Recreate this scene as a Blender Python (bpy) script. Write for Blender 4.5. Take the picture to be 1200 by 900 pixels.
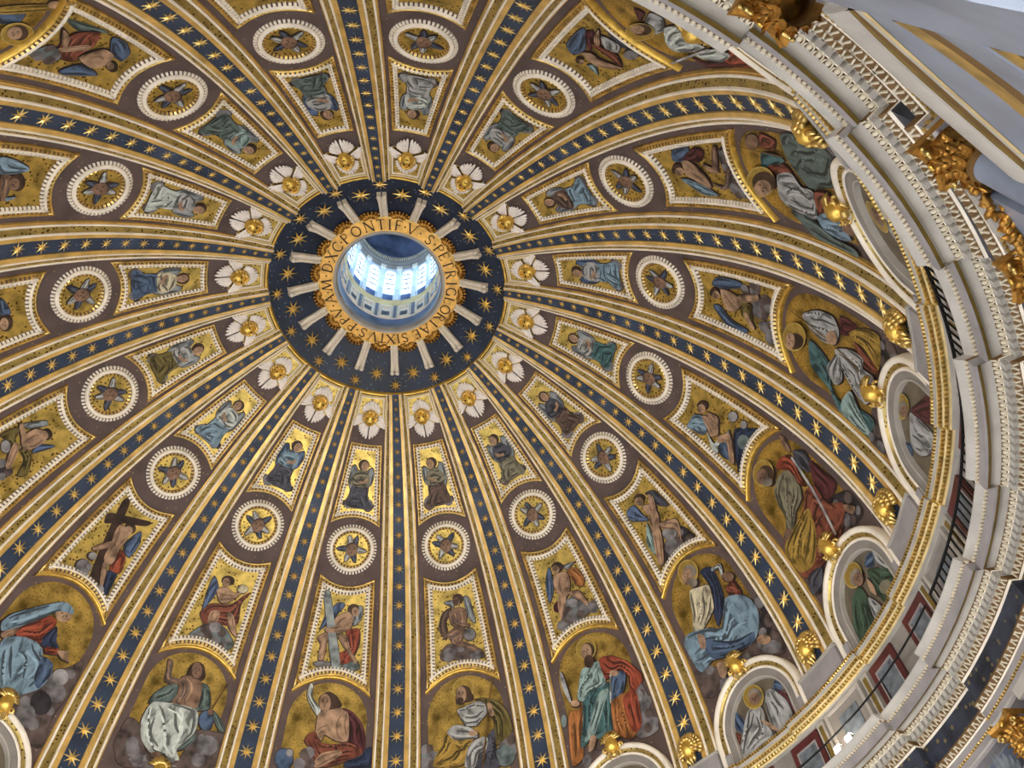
import bpy, math, random
from math import sin, cos, pi, sqrt, atan2
from mathutils import Vector, Matrix

for o in list(bpy.data.objects): bpy.data.objects.remove(o, do_unlink=True)
scene = bpy.context.scene
COL = scene.collection

# ------------------------------------------------------------------ camera
cam_d = bpy.data.cameras.new('camera'); cam = bpy.data.objects.new('camera', cam_d); COL.objects.link(cam)
cam_d.sensor_width = 36.0; cam_d.lens = 951.2436/1200*36.0; cam_d.clip_start = .05; cam_d.clip_end = 500
RC = ((0.9702164524, -0.2316021883, -0.0709962097), (0.1633285295, 0.8418802479, -0.5143553631), (0.1788961343, 0.4874403292, 0.8546333124))
mw = Matrix.Identity(4)
for i in range(3):
    mw[i][0] = RC[0][i]; mw[i][1] = -RC[1][i]; mw[i][2] = -RC[2][i]
mw[0][3], mw[1][3], mw[2][3] = -0.6031, -20.5760, 0.0
cam.matrix_world = mw
scene.camera = cam

# ------------------------------------------------------------------ light and exposure
world = bpy.data.worlds.new('world'); scene.world = world; world.use_nodes = True
bgn = world.node_tree.nodes['Background']
bgn.inputs[0].default_value = (1.0, .96, .91, 1); bgn.inputs[1].default_value = .5
scene.view_settings.view_transform = 'Standard'; scene.view_settings.look = 'None'
scene.view_settings.gamma = 1.0; scene.view_settings.use_curve_mapping = False
scene.view_settings.exposure = 0.68
SUN_SIDE, SHADE_SIDE = 46.0, 15.0      # daylight through the drum windows
LANTERN_POWER = 2.6      # daylight in the lantern panes

# ------------------------------------------------------------------ materials
def lin(c):
    c = c/255.0
    return c/12.92 if c <= .04045 else ((c+.055)/1.055)**2.4
def L3(rgb, k=1.0): return tuple(min(1, lin(v)*k) for v in rgb)+(1,)
MATS = {}
def new_mat(name):
    m = bpy.data.materials.new(name); m.use_nodes = True
    nt = m.node_tree; b = nt.nodes['Principled BSDF']
    MATS[name] = m
    return m, nt, b
def link(nt, a, b): nt.links.new(a, b)
def texco(nt, kind='Object', scale=(1,1,1)):
    t = nt.nodes.new('ShaderNodeTexCoord'); mp = nt.nodes.new('ShaderNodeMapping')
    mp.inputs['Scale'].default_value = scale
    link(nt, t.outputs[kind], mp.inputs[0]); return mp.outputs[0]
def ramp(nt, fac, stops):
    r = nt.nodes.new('ShaderNodeValToRGB'); e = r.color_ramp.elements
    while len(e) < len(stops): e.new(.5)
    for i, (p, c) in enumerate(stops): e[i].position = p; e[i].color = c
    link(nt, fac, r.inputs[0]); return r.outputs[0]
def plain(name, rgb, rough=.6, metal=0.0, var=.18, scale=1.5, bump=.0, detail=4, spec=.3):
    m, nt, b = new_mat(name)
    n = nt.nodes.new('ShaderNodeTexNoise'); n.inputs['Scale'].default_value = scale; n.inputs['Detail'].default_value = detail
    link(nt, texco(nt), n.inputs[0])
    c = ramp(nt, n.outputs[0], [(.3, L3(rgb, 1-var*1.6)), (.5, L3(rgb)), (.7, L3(rgb, 1+var*1.2))])
    link(nt, c, b.inputs['Base Color'])
    b.inputs['Roughness'].default_value = rough; b.inputs['Metallic'].default_value = metal
    b.inputs['Specular IOR Level'].default_value = spec
    if bump:
        bp = nt.nodes.new('ShaderNodeBump'); bp.inputs['Strength'].default_value = bump
        n2 = nt.nodes.new('ShaderNodeTexNoise'); n2.inputs['Scale'].default_value = scale*6; n2.inputs['Detail'].default_value = 5
        link(nt, texco(nt), n2.inputs[0]); link(nt, n2.outputs[0], bp.inputs['Height']); link(nt, bp.outputs[0], b.inputs['Normal'])
    return m
def dotted(name, rgb, dot, dscale, dsize, rough=.6, metal=0.0, var=.15, scale=.8, coord='Object'):
    m, nt, b = new_mat(name)
    n = nt.nodes.new('ShaderNodeTexNoise'); n.inputs['Scale'].default_value = scale; n.inputs['Detail'].default_value = 5
    co = texco(nt, coord)
    link(nt, co, n.inputs[0])
    c = ramp(nt, n.outputs[0], [(.3, L3(rgb, 1-var*1.6)), (.5, L3(rgb)), (.72, L3(rgb, 1+var*1.3))])
    v = nt.nodes.new('ShaderNodeTexVoronoi'); v.inputs['Scale'].default_value = dscale
    link(nt, co, v.inputs[0])
    f = ramp(nt, v.outputs['Distance'], [(dsize, (1,1,1,1)), (dsize+.06, (0,0,0,1))])
    mx = nt.nodes.new('ShaderNodeMix'); mx.data_type = 'RGBA'
    link(nt, f, mx.inputs[0]); link(nt, c, mx.inputs[6]); mx.inputs[7].default_value = L3(dot)
    link(nt, mx.outputs[2], b.inputs['Base Color'])
    b.inputs['Roughness'].default_value = rough; b.inputs['Metallic'].default_value = metal; b.inputs['Specular IOR Level'].default_value = .3
    return m
def cloth(name, rgb):
    """painted mosaic drapery: base tone with drifting folds; plus _dk and _lt tones for drawn folds"""
    m, nt, b = new_mat(name)
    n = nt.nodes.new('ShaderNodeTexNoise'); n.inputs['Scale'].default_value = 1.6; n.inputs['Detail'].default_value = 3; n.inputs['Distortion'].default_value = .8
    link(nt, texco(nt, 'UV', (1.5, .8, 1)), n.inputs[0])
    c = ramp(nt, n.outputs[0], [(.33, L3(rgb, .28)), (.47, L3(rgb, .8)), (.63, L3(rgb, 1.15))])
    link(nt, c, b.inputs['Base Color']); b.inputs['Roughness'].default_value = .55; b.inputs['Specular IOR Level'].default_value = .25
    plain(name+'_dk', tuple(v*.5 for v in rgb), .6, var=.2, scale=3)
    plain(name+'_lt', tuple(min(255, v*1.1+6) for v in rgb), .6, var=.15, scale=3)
    return m
def emit(name, rgb, strength):
    m, nt, b = new_mat(name)
    b.inputs['Base Color'].default_value = L3(rgb); b.inputs['Emission Color'].default_value = L3(rgb); b.inputs['Emission Strength'].default_value = strength
    return m

dotted('stucco', (94, 79, 76), (176, 150, 104), 3.2, .07, .75, var=.16)
dotted('gold_ground', (202, 176, 98), (92, 70, 36), 5.0, .24, .46, .9, var=.34, scale=1.6)
dotted('gold_ground_plain', (184, 156, 84), (116, 88, 42), 7, .2, .48, .9, var=.42, scale=1.3)
dotted('blue_field', (52, 64, 84), (150, 170, 190), 3.6, .06, .5, var=.28, scale=.5)
dotted('blue_ring', (36, 46, 64), (160, 178, 200), 4.2, .085, .45, var=.25, scale=.6)
plain('gilt', (228, 196, 120), .32, .85, .25, 2.5, .15)
plain('gilt_bright', (238, 198, 100), .42, .85, .2, 2.5, .1)
plain('gilt_leaf', (178, 132, 62), .4, .8, .3, 5, .2)
plain('gilt_star', (236, 202, 124), .35, .7, .25, 4)
plain('amber_band', (218, 180, 104), .36, .4, .22, 1.2, spec=.5)
plain('white_stucco', (242, 232, 216), .5, var=.1, scale=1.2)
plain('cream', (214, 192, 140), .45, .2, .14, 1.5)
plain('pale_stone', (174, 169, 161), .5, var=.12, scale=.9, spec=.4)
plain('grey_stone', (138, 132, 126), .5, var=.16, scale=.9)
plain('lilac_stone', (150, 145, 145), .5, var=.12, scale=1.0)
plain('blue_marble', (124, 134, 152), .3, var=.22, scale=.8, spec=.5)
plain('slate_marble', (84, 92, 108), .35, var=.2, scale=.8, spec=.5)
plain('brown_band', (112, 84, 48), .5, .2, .2, 2)
plain('olive_band', (126, 104, 50), .5, .3, .2, 2)
plain('iron', (22, 22, 24), .5, .3, .1)
plain('red_marble', (84, 34, 38), .3, var=.25, scale=2, spec=.5)
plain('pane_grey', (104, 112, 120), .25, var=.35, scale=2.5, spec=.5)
plain('text_black', (42, 26, 22), .5, var=.1)
plain('text_ring', (236, 184, 98), .4, .35, .18, 2)
dotted('olive_ornament', (188, 166, 102), (84, 64, 30), 5.5, .24, .45, .85, var=.22, scale=1.5)
dotted('frieze_blue', (48, 52, 64), (110, 98, 66), 3.0, .2, .55, var=.4, scale=1.6)
plain('cherub_white', (240, 232, 226), .5, var=.1, scale=3)
for nm, c in dict(flesh=(176,142,114), flesh_dark=(134,104,84), hair=(74,54,42), hair_grey=(138,128,116), wood=(112,84,44), wood_dark=(62,44,36),
                  steel=(184,184,186), stone_grey=(150,158,158), cloud_brown=(96,82,78), cloud_mid=(122,118,120), cloud_pale=(152,148,148),
                  cloud_dark=(50,46,50), cloud_teal=(112,126,126), eye_dark=(48,34,28)).items():
    plain(nm, tuple(v*.92 for v in c), .6, var=.42, scale=1.8, detail=3)
plain('halo', (176, 148, 74), .4, .5, .2, 3)
plain('halo_line', (206, 184, 110), .4, .5, .2, 3)
for nm, c in dict(white=(186,192,186), greywhite=(160,160,158), greygreen=(92,106,102), paleblue=(124,148,164), blue=(78,96,122), darkblue=(46,56,80),
                  darkred=(84,42,46), rust=(124,70,54), redorange=(144,70,50), orange=(160,104,58), ochre=(156,126,58), olive=(104,92,50), teal=(72,104,106),
                  paleteal=(138,160,156), cream=(196,186,158), slate=(74,74,84), brown=(96,76,66), green=(62,82,66), greyolive=(124,118,98)).items():
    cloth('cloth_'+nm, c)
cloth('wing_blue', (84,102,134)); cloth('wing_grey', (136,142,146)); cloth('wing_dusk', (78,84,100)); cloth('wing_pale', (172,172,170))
emit('sky_pane', (236, 240, 250), SHADE_SIDE)
emit('sky_pane_sun', (252, 246, 236), SUN_SIDE)
emit('lantern_pane', (196, 226, 250), LANTERN_POWER)
emit('lamp_glass', (255, 240, 220), 40.0)
plain('leaf_stone', (206, 196, 174), .5, var=.12, scale=3)
plain('portrait_brown', (104, 94, 78), .6, var=.25, scale=1.2)
plain('outline_brown', (66, 50, 42), .65, var=.25, scale=2)
plain('console_cream', (226, 216, 200), .5, var=.12, scale=2)
plain('lantern_wall', (226, 236, 248), .6, var=.12, scale=1.0)
plain('lantern_blue', (92, 112, 150), .5, var=.3, scale=1.5)
plain('lantern_dark', (84, 92, 116), .6, var=.45, scale=.7)

# ------------------------------------------------------------------ dome geometry
RCV, C0, Z0 = 23.2, 2.2, 23.0          # meridian: circle of radius RCV, centre C0 beyond the axis, springing at Z0
SEC = pi/8; PH0 = 0.0290
def rad(s): return RCV*cos(s/RCV)-C0 if s > 0 else RCV-C0
def D(u, s, h=0.0):
    """bay-local point: u in sectors, s metres up the meridian, h metres proud of the surface"""
    if s > 0: t = s/RCV; r = (RCV-h)*cos(t)-C0; z = Z0+(RCV-h)*sin(t)
    else: r = RCV-C0-h; z = Z0+s
    a = u*SEC
    return Vector((r*sin(a), r*cos(a), z))
def DX(x, s, h=0.0): return D(x/(rad(s)*SEC), s, h)
def frame(x, s, h=0.0):
    o = DX(x, s, h); ex = (DX(x+.05, s, h)-DX(x-.05, s, h)).normalized(); es = (DX(x, s+.05, h)-DX(x, s-.05, h)).normalized()
    return o, ex, es, ex.cross(es).normalized()*1.0
def cylp(u, r, z):
    a = u*SEC; return Vector((r*sin(a), r*cos(a), z))

# ------------------------------------------------------------------ object helpers
def empty(name, k, base, label=None, cat=None, group=None, kind=None):
    o = bpy.data.objects.new(name, None); COL.objects.link(o); o.empty_display_size = .2
    a = -(k*SEC+PH0)
    o.rotation_euler = (0, 0, a); o.location = Matrix.Rotation(a, 3, 'Z') @ Vector(base)
    o['_b'] = 0
    del o['_b']
    tag(o, label, cat, group, kind)
    BASES[o.name] = Vector(base)
    return o
BASES = {}
def tag(o, label=None, cat=None, group=None, kind=None):
    if label: o['label'] = label
    if cat: o['category'] = cat
    if group: o['group'] = group
    if kind: o['kind'] = kind
CACHE = {}
def mesh(name, V, F, mats, base=(0,0,0), uv=None, mi=None, smooth=False):
    b = Vector(base)
    me = bpy.data.meshes.new(name)
    me.from_pydata([tuple(Vector(v)-b) for v in V], [], F)
    for m in (mats if isinstance(mats, (list, tuple)) else [mats]): me.materials.append(MATS[m])
    if mi: me.polygons.foreach_set('material_index', mi)
    if smooth: me.polygons.foreach_set('use_smooth', [True]*len(F))
    if uv:
        l = me.uv_layers.new(name='uv')
        buf = []
        for p in F:
            for v in p: buf += [uv[v][0], uv[v][1]]
        l.data.foreach_set('uv', buf)
    me.update()
    return me
def part(name, geo, mats, root, key=None, uv=None, mi=None, smooth=False, base=None, parent=None):
    """geo: (V, F) in the bay-local frame; becomes a child of root (or of a part of root)"""
    b = BASES[root.name] if base is None else base
    relief = mats in TEETH if isinstance(mats, str) else False
    if relief: spec = TEETH[mats]; mats = [spec[0], spec[1]]
    if key and key in CACHE: me = CACHE[key]
    else:
        if callable(geo): geo = geo()
        if relief: geo, mi = toothed(geo, spec[2])
        if len(geo) == 3: uv = geo[2]
        me = mesh(name, geo[0], geo[1], mats, b, uv, mi, smooth)
        if key: CACHE[key] = me
    o = bpy.data.objects.new(name, me); COL.objects.link(o); o.parent = parent or root
    if relief: o['kind'] = 'stuff'
    return o
# rows of small teeth and beads: piece material, ground material, pieces per metre
TEETH = {'teeth_gold': ('gilt', 'stucco', 4.6), 'teeth_white': ('white_stucco', 'stucco', 5.0), 'medallion_beads': ('white_stucco', 'stucco', 5.0),
         'beads_gold': ('gilt', 'brown_band', 6.5), 'ornament_gold': ('gilt', 'olive_band', 5.5), 'beads_stone': ('leaf_stone', 'brown_band', 6.5)}
def toothed(geo, freq, duty=.56):
    """turn a moulding strip into a plain bed with separate raised teeth standing on it"""
    V, F, U = geo; R = int(U[-1][1])+1; n = len(V)//R
    A = [Vector(v) for v in V[:n]]; B = [Vector(v) for v in V[(R-1)*n:]]
    L = [0.0]
    for i in range(1, n): L.append(L[-1]+(A[i]-A[i-1]).length)
    VV = A+B; FF = [(i, i+1, n+i+1, n+i) for i in range(n-1)]; mi = [1]*len(FF)
    m = max(1, int(round(L[-1]*freq))); p = L[-1]/m; seg = 0
    def at(l):
        nonlocal seg
        l = min(max(l, 0), L[-1]-1e-6)
        while seg > 0 and L[seg] > l: seg -= 1
        while seg < n-2 and L[seg+1] <= l: seg += 1
        d = L[seg+1]-L[seg]; f = (l-L[seg])/d if d > 1e-9 else 0
        return A[seg].lerp(A[seg+1], f), B[seg].lerp(B[seg+1], f), seg
    for q in range(m):
        a0, b0, s0 = at(p*(q+.5-duty/2)); a1, b1, s1 = at(p*(q+.5+duty/2))
        nn = (a1-a0).cross(b0-a0)
        if nn.length < 1e-9: continue
        nn.normalize(); mid = (a0+b1)*.5
        if nn.dot(Vector((0, 0, min(12.0, mid.z-9)))-mid) < 0: nn = -nn
        nn *= min(.07, .45*p)
        k = len(VV)
        for a, b in ((a0, b0), (a1, b1)): VV += [a, a.lerp(b, .15)+nn, a.lerp(b, .85)+nn, b]
        FF += [(k, k+1, k+5, k+4), (k+1, k+2, k+6, k+5), (k+2, k+3, k+7, k+6), (k, k+3, k+2, k+1), (k+4, k+5, k+6, k+7)]; mi += [0]*5
    return (VV, FF), mi
def put(name, me, root, loc, rot=None, scale=1.0):
    """shared mesh placed inside root at a bay-local point with a 3x3 frame"""
    o = bpy.data.objects.new(name, me); COL.objects.link(o); o.parent = root
    M = Matrix.Identity(4)
    if rot is not None:
        for c in range(3):
            for r in range(3): M[r][c] = rot[c][r]
    M = Matrix.Translation(Vector(loc)-BASES[root.name]) @ M @ Matrix.Diagonal((scale, scale, scale, 1))
    o.matrix_local = M
    return o
def join(*geos):
    V, F, U = [], [], []
    for g in geos:
        n = len(V); V += list(g[0]); F += [tuple(i+n for i in f) for f in g[1]]
        U += list(g[2]) if len(g) > 2 else [(0,0)]*len(g[0])
    return V, F, U
def strip(rows, closed=False):
    """rows: list of equal-length point lists -> quads, UV.x = metres along, UV.y = row"""
    n = len(rows[0]); V = []; U = []
    L = [0.0]
    for i in range(1, n): L.append(L[-1]+(Vector(rows[0][i])-Vector(rows[0][i-1])).length)
    for j, r in enumerate(rows):
        V += list(r); U += [(L[i], j) for i in range(n)]
    F = []
    for j in range(len(rows)-1):
        for i in range(n if closed else n-1):
            k = (i+1) % n
            F.append((j*n+i, j*n+k, (j+1)*n+k, (j+1)*n+i))
    return V, F, U
def box(c, ax, hx, ay, hy, az, hz):
    c, ax, ay, az = Vector(c), Vector(ax), Vector(ay), Vector(az)
    V = [c+ax*(hx*i)+ay*(hy*j)+az*(hz*k) for i in (-1,1) for j in (-1,1) for k in (-1,1)]
    return V, [(0,1,3,2),(4,6,7,5),(0,4,5,1),(2,3,7,6),(0,2,6,4),(1,5,7,3)]
def ball(c, X, Y, Z, nu=10, nv=7, f=None):
    c, X, Y, Z = Vector(c), Vector(X), Vector(Y), Vector(Z)
    V = [c-Y]; F = []
    for j in range(1, nv):
        t = -pi/2+pi*j/nv
        for i in range(nu):
            a = 2*pi*i/nu; p = (cos(t)*cos(a), sin(t), cos(t)*sin(a))
            k = f(p) if f else 1.0
            V.append(c+(X*p[0]+Y*p[1]+Z*p[2])*k)
    V.append(c+Y); e = len(V)-1
    for i in range(nu): F.append((0, 1+i, 1+(i+1) % nu)); F.append((e, e-nu+(i+1) % nu, e-nu+i))
    for j in range(nv-2):
        for i in range(nu):
            a = 1+j*nu+i; b = 1+j*nu+(i+1) % nu; F.append((a, a+nu, b+nu, b))
    return V, F
def tube(P, r, n=6, caps=True):
    P = [Vector(p) for p in P]; V = []; F = []
    for i, p in enumerate(P):
        d = (P[min(i+1, len(P)-1)]-P[max(i-1, 0)]).normalized()
        a = d.orthogonal().normalized() if abs(d.z) < .9 else d.cross(Vector((1,0,0))).normalized()
        if abs(d.z) < .9: a = d.cross(Vector((0,0,1))).normalized()
        b = d.cross(a)
        rr = r[i] if isinstance(r, (list, tuple)) else r
        V += [p+(a*cos(2*pi*k/n)+b*sin(2*pi*k/n))*rr for k in range(n)]
    for i in range(len(P)-1):
        for k in range(n): F.append((i*n+k, i*n+(k+1) % n, (i+1)*n+(k+1) % n, (i+1)*n+k))
    if caps: F.append(tuple(range(n-1, -1, -1))); F.append(tuple(range(len(P)*n-n, len(P)*n)))
    return V, F

NICK = {0:'red cloak', 1:'ochre mantle', 2:'sword bearer', 3:'pale blue reader', 4:'saw bearer', 5:'white-and-teal figure',
        6:'grey-green drape', 7:'white robe over red', 8:'pale grey angel', 9:'teal-grey angel', 10:'rust-draped angel',
        11:'silver-robed angel', 12:'blue-skirted angel', 13:'olive-skirted angel', 14:'blue-veiled woman', 15:'blue globe figure'}
def nick(k): return NICK[int(k) % 16]
FIG = {
  'saint15': [
    ('cloud','cloud_brown','P',[(-2.45,3.56),(-2.24,4.88),(-1.42,4.63),(-0.8,3.6),(0.8,3.54),(1.16,5.31),(2.52,5.52),(2.76,5.43),(2.78,3.82),(-1.52,2.62),(-2.2,3.11)]),
    ('cloud','cloud_pale','P',[(-1.48,3.03),(-0.63,3.52),(0.1,3.4),(0.87,3.35),(-0.72,2.84)]),
    ('cloud','cloud_mid','E',((1.99,4.75),(0.55,0.13),(0.16,-0.49))),
    ('mantle','cloth_greygreen','P',[(-1.59,5.9),(-1.48,6.52),(-0.93,7.16),(-0.52,7.23),(-0.4,6.47),(-0.55,6.21)]),
    ('mantle','cloth_greygreen','P',[(0.59,7.72),(1.03,7.66),(1.4,6.96),(1.44,6.54),(0.8,6.31),(0.85,6.95)]),
    ('mantle','cloth_greygreen','P',[(1.7,6.53),(2.2,6.23),(2.66,5.62),(2.34,5.62),(1.9,6.08)]),
    ('arm','flesh_dark','P',[(-1.53,8.3),(-1.26,8.29),(-1.06,7.55),(-0.51,7.57),(-0.47,7.29),(-1.26,7.22),(-1.39,7.79)]),
    ('torso','flesh_dark','P',[(-0.52,7.6),(-0.26,7.88),(0.52,7.81),(0.76,7.29),(0.83,6.51),(0.64,6.34),(-0.49,6.26),(-0.39,6.84)]),
    ('robe','cloth_white','P',[(-1.38,6.02),(-0.49,6.26),(0.71,6.36),(1.06,5.99),(1.14,5.16),(0.58,4.16),(0.86,3.69),(0.65,3.59),(-0.1,3.75),(-0.6,3.6),(-1.26,4.06),(-1.61,4.84),(-1.59,5.55)]),
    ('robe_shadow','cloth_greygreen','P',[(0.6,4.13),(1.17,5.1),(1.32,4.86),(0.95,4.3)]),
    ('globe','cloth_blue','E',((1.51,5.92),(0.36,0.09),(0.17,-0.49))),
    ('sceptre','wood','S',(0.1,[(1.58,6.57),(1.94,8.11)])),
    ('hand','flesh_dark','E',((1.57,6.39),(0.15,0.04),(0.05,-0.15))),
    ('foot','flesh_dark','E',((-0.32,3.56),(0.24,0.07),(0.06,-0.15))),
    ('hair','hair','P',[(-0.29,7.87),(-0.3,8.35),(-0.06,8.7),(0.34,8.64),(0.63,8.14),(0.53,7.88),(0.15,7.8),(-0.07,7.87)]),
    ('face','flesh_dark','E',((0.09,8.26),(0.22,0.08),(0.14,-0.34))),
  ],
  'saint14': [
    ('cloud','cloud_brown','P',[(0.51,3.09),(0.82,4.03),(1.34,5.22),(1.93,5.78),(2.38,6.38),(2.64,5.02),(2.47,3.38),(2.69,2.0),(1.83,2.0)]),
    ('cloud','cloud_mid','E',((2.05,4.48),(0.4,0.21),(0.25,-0.4))),
    ('cloud','cloud_pale','E',((1.82,5.21),(0.34,0.18),(0.21,-0.34))),
    ('cloud','cloud_dark','E',((1.65,3.72),(0.45,0.24),(0.3,-0.49))),
    ('cloud','cloud_mid','E',((1.31,2.89),(0.42,0.22),(0.3,-0.49))),
    ('skirt','cloth_paleblue','P',[(-1.56,5.03),(-1.07,5.7),(-0.45,6.04),(0.29,5.87),(0.56,5.58),(1.12,5.56),(1.35,5.12),(1.25,4.27),(0.64,3.6),(0.08,3.23),(-0.24,3.2)]),
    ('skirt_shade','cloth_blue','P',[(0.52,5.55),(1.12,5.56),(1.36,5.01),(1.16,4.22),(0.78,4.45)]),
    ('arm','flesh','P',[(-1.8,5.37),(-1.31,6.17),(-1.12,6.01),(-1.51,5.29)]),
    ('bodice','cloth_redorange','P',[(-1.18,5.68),(-1.2,6.19),(-0.77,6.72),(-0.29,7.35),(0.16,7.27),(0.14,6.6),(0.03,6.06),(-0.7,5.88)]),
    ('sleeve','cloth_darkblue','P',[(-0.01,6.39),(0.28,7.11),(0.62,6.55),(0.98,6.29),(0.55,6.03),(0.13,6.01)]),
    ('cuff','cloth_redorange','P',[(0.38,6.02),(0.94,6.27),(1.06,6.01),(0.54,5.79)]),
    ('hand','flesh','P',[(0.95,6.16),(1.51,6.42),(1.49,6.24),(1.77,5.99),(1.51,5.96),(1.34,5.94)]),
    ('face','flesh','E',((0.2,7.73),(0.3,0.19),(0.17,-0.23))),
    ('veil','cloth_paleblue','P',[(-2.13,5.78),(-1.89,6.42),(-1.02,7.45),(-0.21,8.26),(0.3,8.29),(0.56,8.03),(-0.1,7.78),(-0.79,6.83),(-1.2,6.19),(-1.86,5.45)]),
  ],
  'saint0': [
    ('cloud','cloth_blue','E',((-2.0,4.77),(0.48,0.06),(0.1,-0.56))),
    ('cloud','cloud_pale','E',((-1.76,5.14),(0.19,0.02),(0.03,-0.2))),
    ('cloud','cloth_darkblue','P',[(1.36,4.57),(1.26,4.81),(2.09,5.43),(2.59,5.64),(2.73,4.57)]),
    ('cloak','cloth_darkred','P',[(0.68,7.71),(1.2,7.63),(1.84,7.04),(2.17,6.27),(2.23,5.43),(1.94,5.57),(1.34,5.91),(1.29,6.89)]),
    ('horn','cloth_white','P',[(-1.23,8.99),(-1.07,8.86),(-1.05,8.29),(-0.61,7.77),(-0.44,7.57),(-0.61,7.27),(-1.23,8.06),(-1.34,8.54)]),
    ('torso','flesh','P',[(-0.55,7.35),(-0.09,7.6),(0.54,7.74),(1.07,7.52),(1.22,6.89),(1.26,5.98),(0.63,5.95),(-0.04,6.26),(-0.19,5.91),(-0.54,6.37)]),
    ('arm','flesh','P',[(-0.61,6.36),(-0.32,6.77),(0.2,6.84),(0.24,6.56),(-0.18,6.32),(-0.49,6.02)]),
    ('drapery','cloth_rust','P',[(-1.08,5.83),(-0.93,6.19),(-0.54,6.37),(-0.25,5.83),(0.39,5.73),(1.34,5.87),(2.01,5.57),(2.11,5.23),(1.26,4.87),(0.41,4.57),(-0.26,4.5),(-0.67,5.39)]),
    ('thigh','flesh','P',[(-0.09,5.22),(0.84,5.44),(1.01,5.21),(0.01,4.51),(-0.47,4.52)]),
    ('leg','cloud_brown','P',[(-1.33,4.41),(-0.92,5.23),(-0.7,5.38),(-0.4,4.49)]),
    ('hair','hair','P',[(-0.48,7.64),(-0.6,8.27),(-0.16,8.61),(0.3,8.41),(0.66,7.93),(0.4,7.7),(-0.02,7.6)]),
    ('face','flesh','E',((-0.27,7.97),(0.27,0.02),(0.06,-0.41))),
  ],
  'saint1': [
    ('cloud','cloud_teal','P',[(-2.58,5.54),(-2.2,5.56),(-1.91,4.91),(-1.93,4.32),(-2.61,4.4)]),
    ('cloud','cloud_mid','P',[(1.79,4.94),(2.56,5.31),(2.63,4.3),(2.23,4.15)]),
    ('cloud','cloud_teal','E',((1.98,4.27),(0.56,-0.13),(-0.06,-0.57))),
    ('cloak','cloth_olive','P',[(0.55,7.68),(1.02,7.68),(1.79,7.35),(2.32,6.7),(2.58,5.56),(2.14,5.16),(1.8,5.0),(1.54,4.99),(1.55,6.31),(1.2,6.78),(1.01,7.52)]),
    ('tunic','cloth_greywhite','P',[(-0.48,7.26),(-0.14,7.36),(0.68,7.56),(1.12,7.37),(1.2,6.78),(0.76,6.42),(0.55,6.21),(-0.03,6.32),(-0.32,6.81)]),
    ('lap_dark','cloth_slate','P',[(1.14,5.52),(1.56,5.81),(1.5,4.57),(1.61,3.71),(0.37,3.97),(0.61,4.63),(1.07,4.78)]),
    ('mantle','cloth_ochre','P',[(-1.25,6.07),(-0.81,6.32),(-0.73,5.68),(0.29,5.5),(0.0,5.12),(-0.19,4.07),(-1.96,4.33),(-1.78,5.01),(-1.38,5.46)]),
    ('leg_drape','cloth_greywhite','P',[(0.28,5.38),(0.81,5.52),(1.12,5.4),(1.01,4.8),(0.54,4.64),(0.3,3.98),(-0.26,4.08),(-0.11,4.89)]),
    ('sleeve','cloth_greywhite','P',[(-1.15,6.12),(-0.74,6.44),(-0.03,6.29),(0.58,5.82),(0.49,5.53),(-0.54,5.58),(-0.85,5.7)]),
    ('hand','flesh','E',((0.32,5.81),(0.26,-0.05),(-0.02,-0.15))),
    ('staff','wood','S',(0.09,[(1.75,8.66),(1.39,7.31),(0.71,3.9)])),
    ('hand','flesh','P',[(1.28,7.27),(1.51,7.22),(1.64,6.55),(1.38,6.61)]),
    ('halo','halo','E',((-0.01,8.37),(0.62,-0.12),(-0.06,-0.61))),
    ('hair','hair','P',[(-0.48,7.67),(-0.41,8.41),(-0.03,8.57),(0.36,8.37),(0.5,7.76),(0.29,7.67),(-0.11,7.68)]),
    ('face','flesh','E',((-0.16,8.06),(0.25,-0.04),(-0.04,-0.4))),
    ('beard','hair','E',((-0.24,7.75),(0.2,-0.03),(-0.02,-0.17))),
  ],
  'saint2': [
    ('cloud','cloud_mid','P',[(1.68,4.74),(2.29,5.27),(2.5,4.43),(2.37,3.5),(2.56,2.6),(1.92,2.47),(1.24,2.79)]),
    ('cloud','cloud_pale','E',((2.01,4.67),(0.24,-0.12),(-0.09,-0.27))),
    ('cloud','cloud_teal','E',((-2.49,5.12),(0.16,-0.06),(-0.09,-0.34))),
    ('cloud','cloud_pale','P',[(-1.86,2.66),(-1.24,2.87),(-0.43,2.72),(-1.38,2.31),(-1.82,2.39)]),
    ('drapery','cloth_orange','P',[(-2.14,5.36),(-1.53,5.41),(-1.08,5.6),(-1.5,4.48),(-1.75,3.5),(-1.91,2.85),(-2.51,2.63),(-2.52,3.42)]),
    ('robe','cloth_teal','P',[(-1.12,5.8),(-0.38,6.24),(0.69,6.04),(0.52,5.1),(0.26,4.12),(0.11,3.29),(-0.45,3.35),(-1.02,3.75),(-1.88,3.37),(-1.41,4.81)]),
    ('robe_light','cloth_paleteal','P',[(-0.13,5.76),(0.49,5.76),(-0.07,4.99),(-0.57,4.29),(-1.02,3.75),(-1.62,3.63),(-0.97,4.63)]),
    ('tunic','cloth_paleteal','P',[(-0.73,7.34),(-0.28,7.43),(0.53,7.35),(0.39,6.09),(-0.52,6.11),(-1.15,5.72),(-1.38,6.09)]),
    ('mantle','cloth_redorange','P',[(0.47,7.48),(1.18,7.38),(1.97,6.65),(2.55,5.69),(2.49,5.25),(1.97,4.97),(1.56,4.98),(1.84,5.77),(1.37,6.48),(0.92,6.41),(0.48,6.33)]),
    ('mantle_fold','cloth_orange','P',[(0.45,5.04),(1.58,5.06),(1.64,4.03),(1.75,3.17),(1.02,2.72),(0.52,3.02),(0.14,3.37)]),
    ('mantle_fold','cloth_redorange','P',[(1.1,4.84),(1.97,4.97),(1.75,3.17),(1.16,3.01)]),
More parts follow.
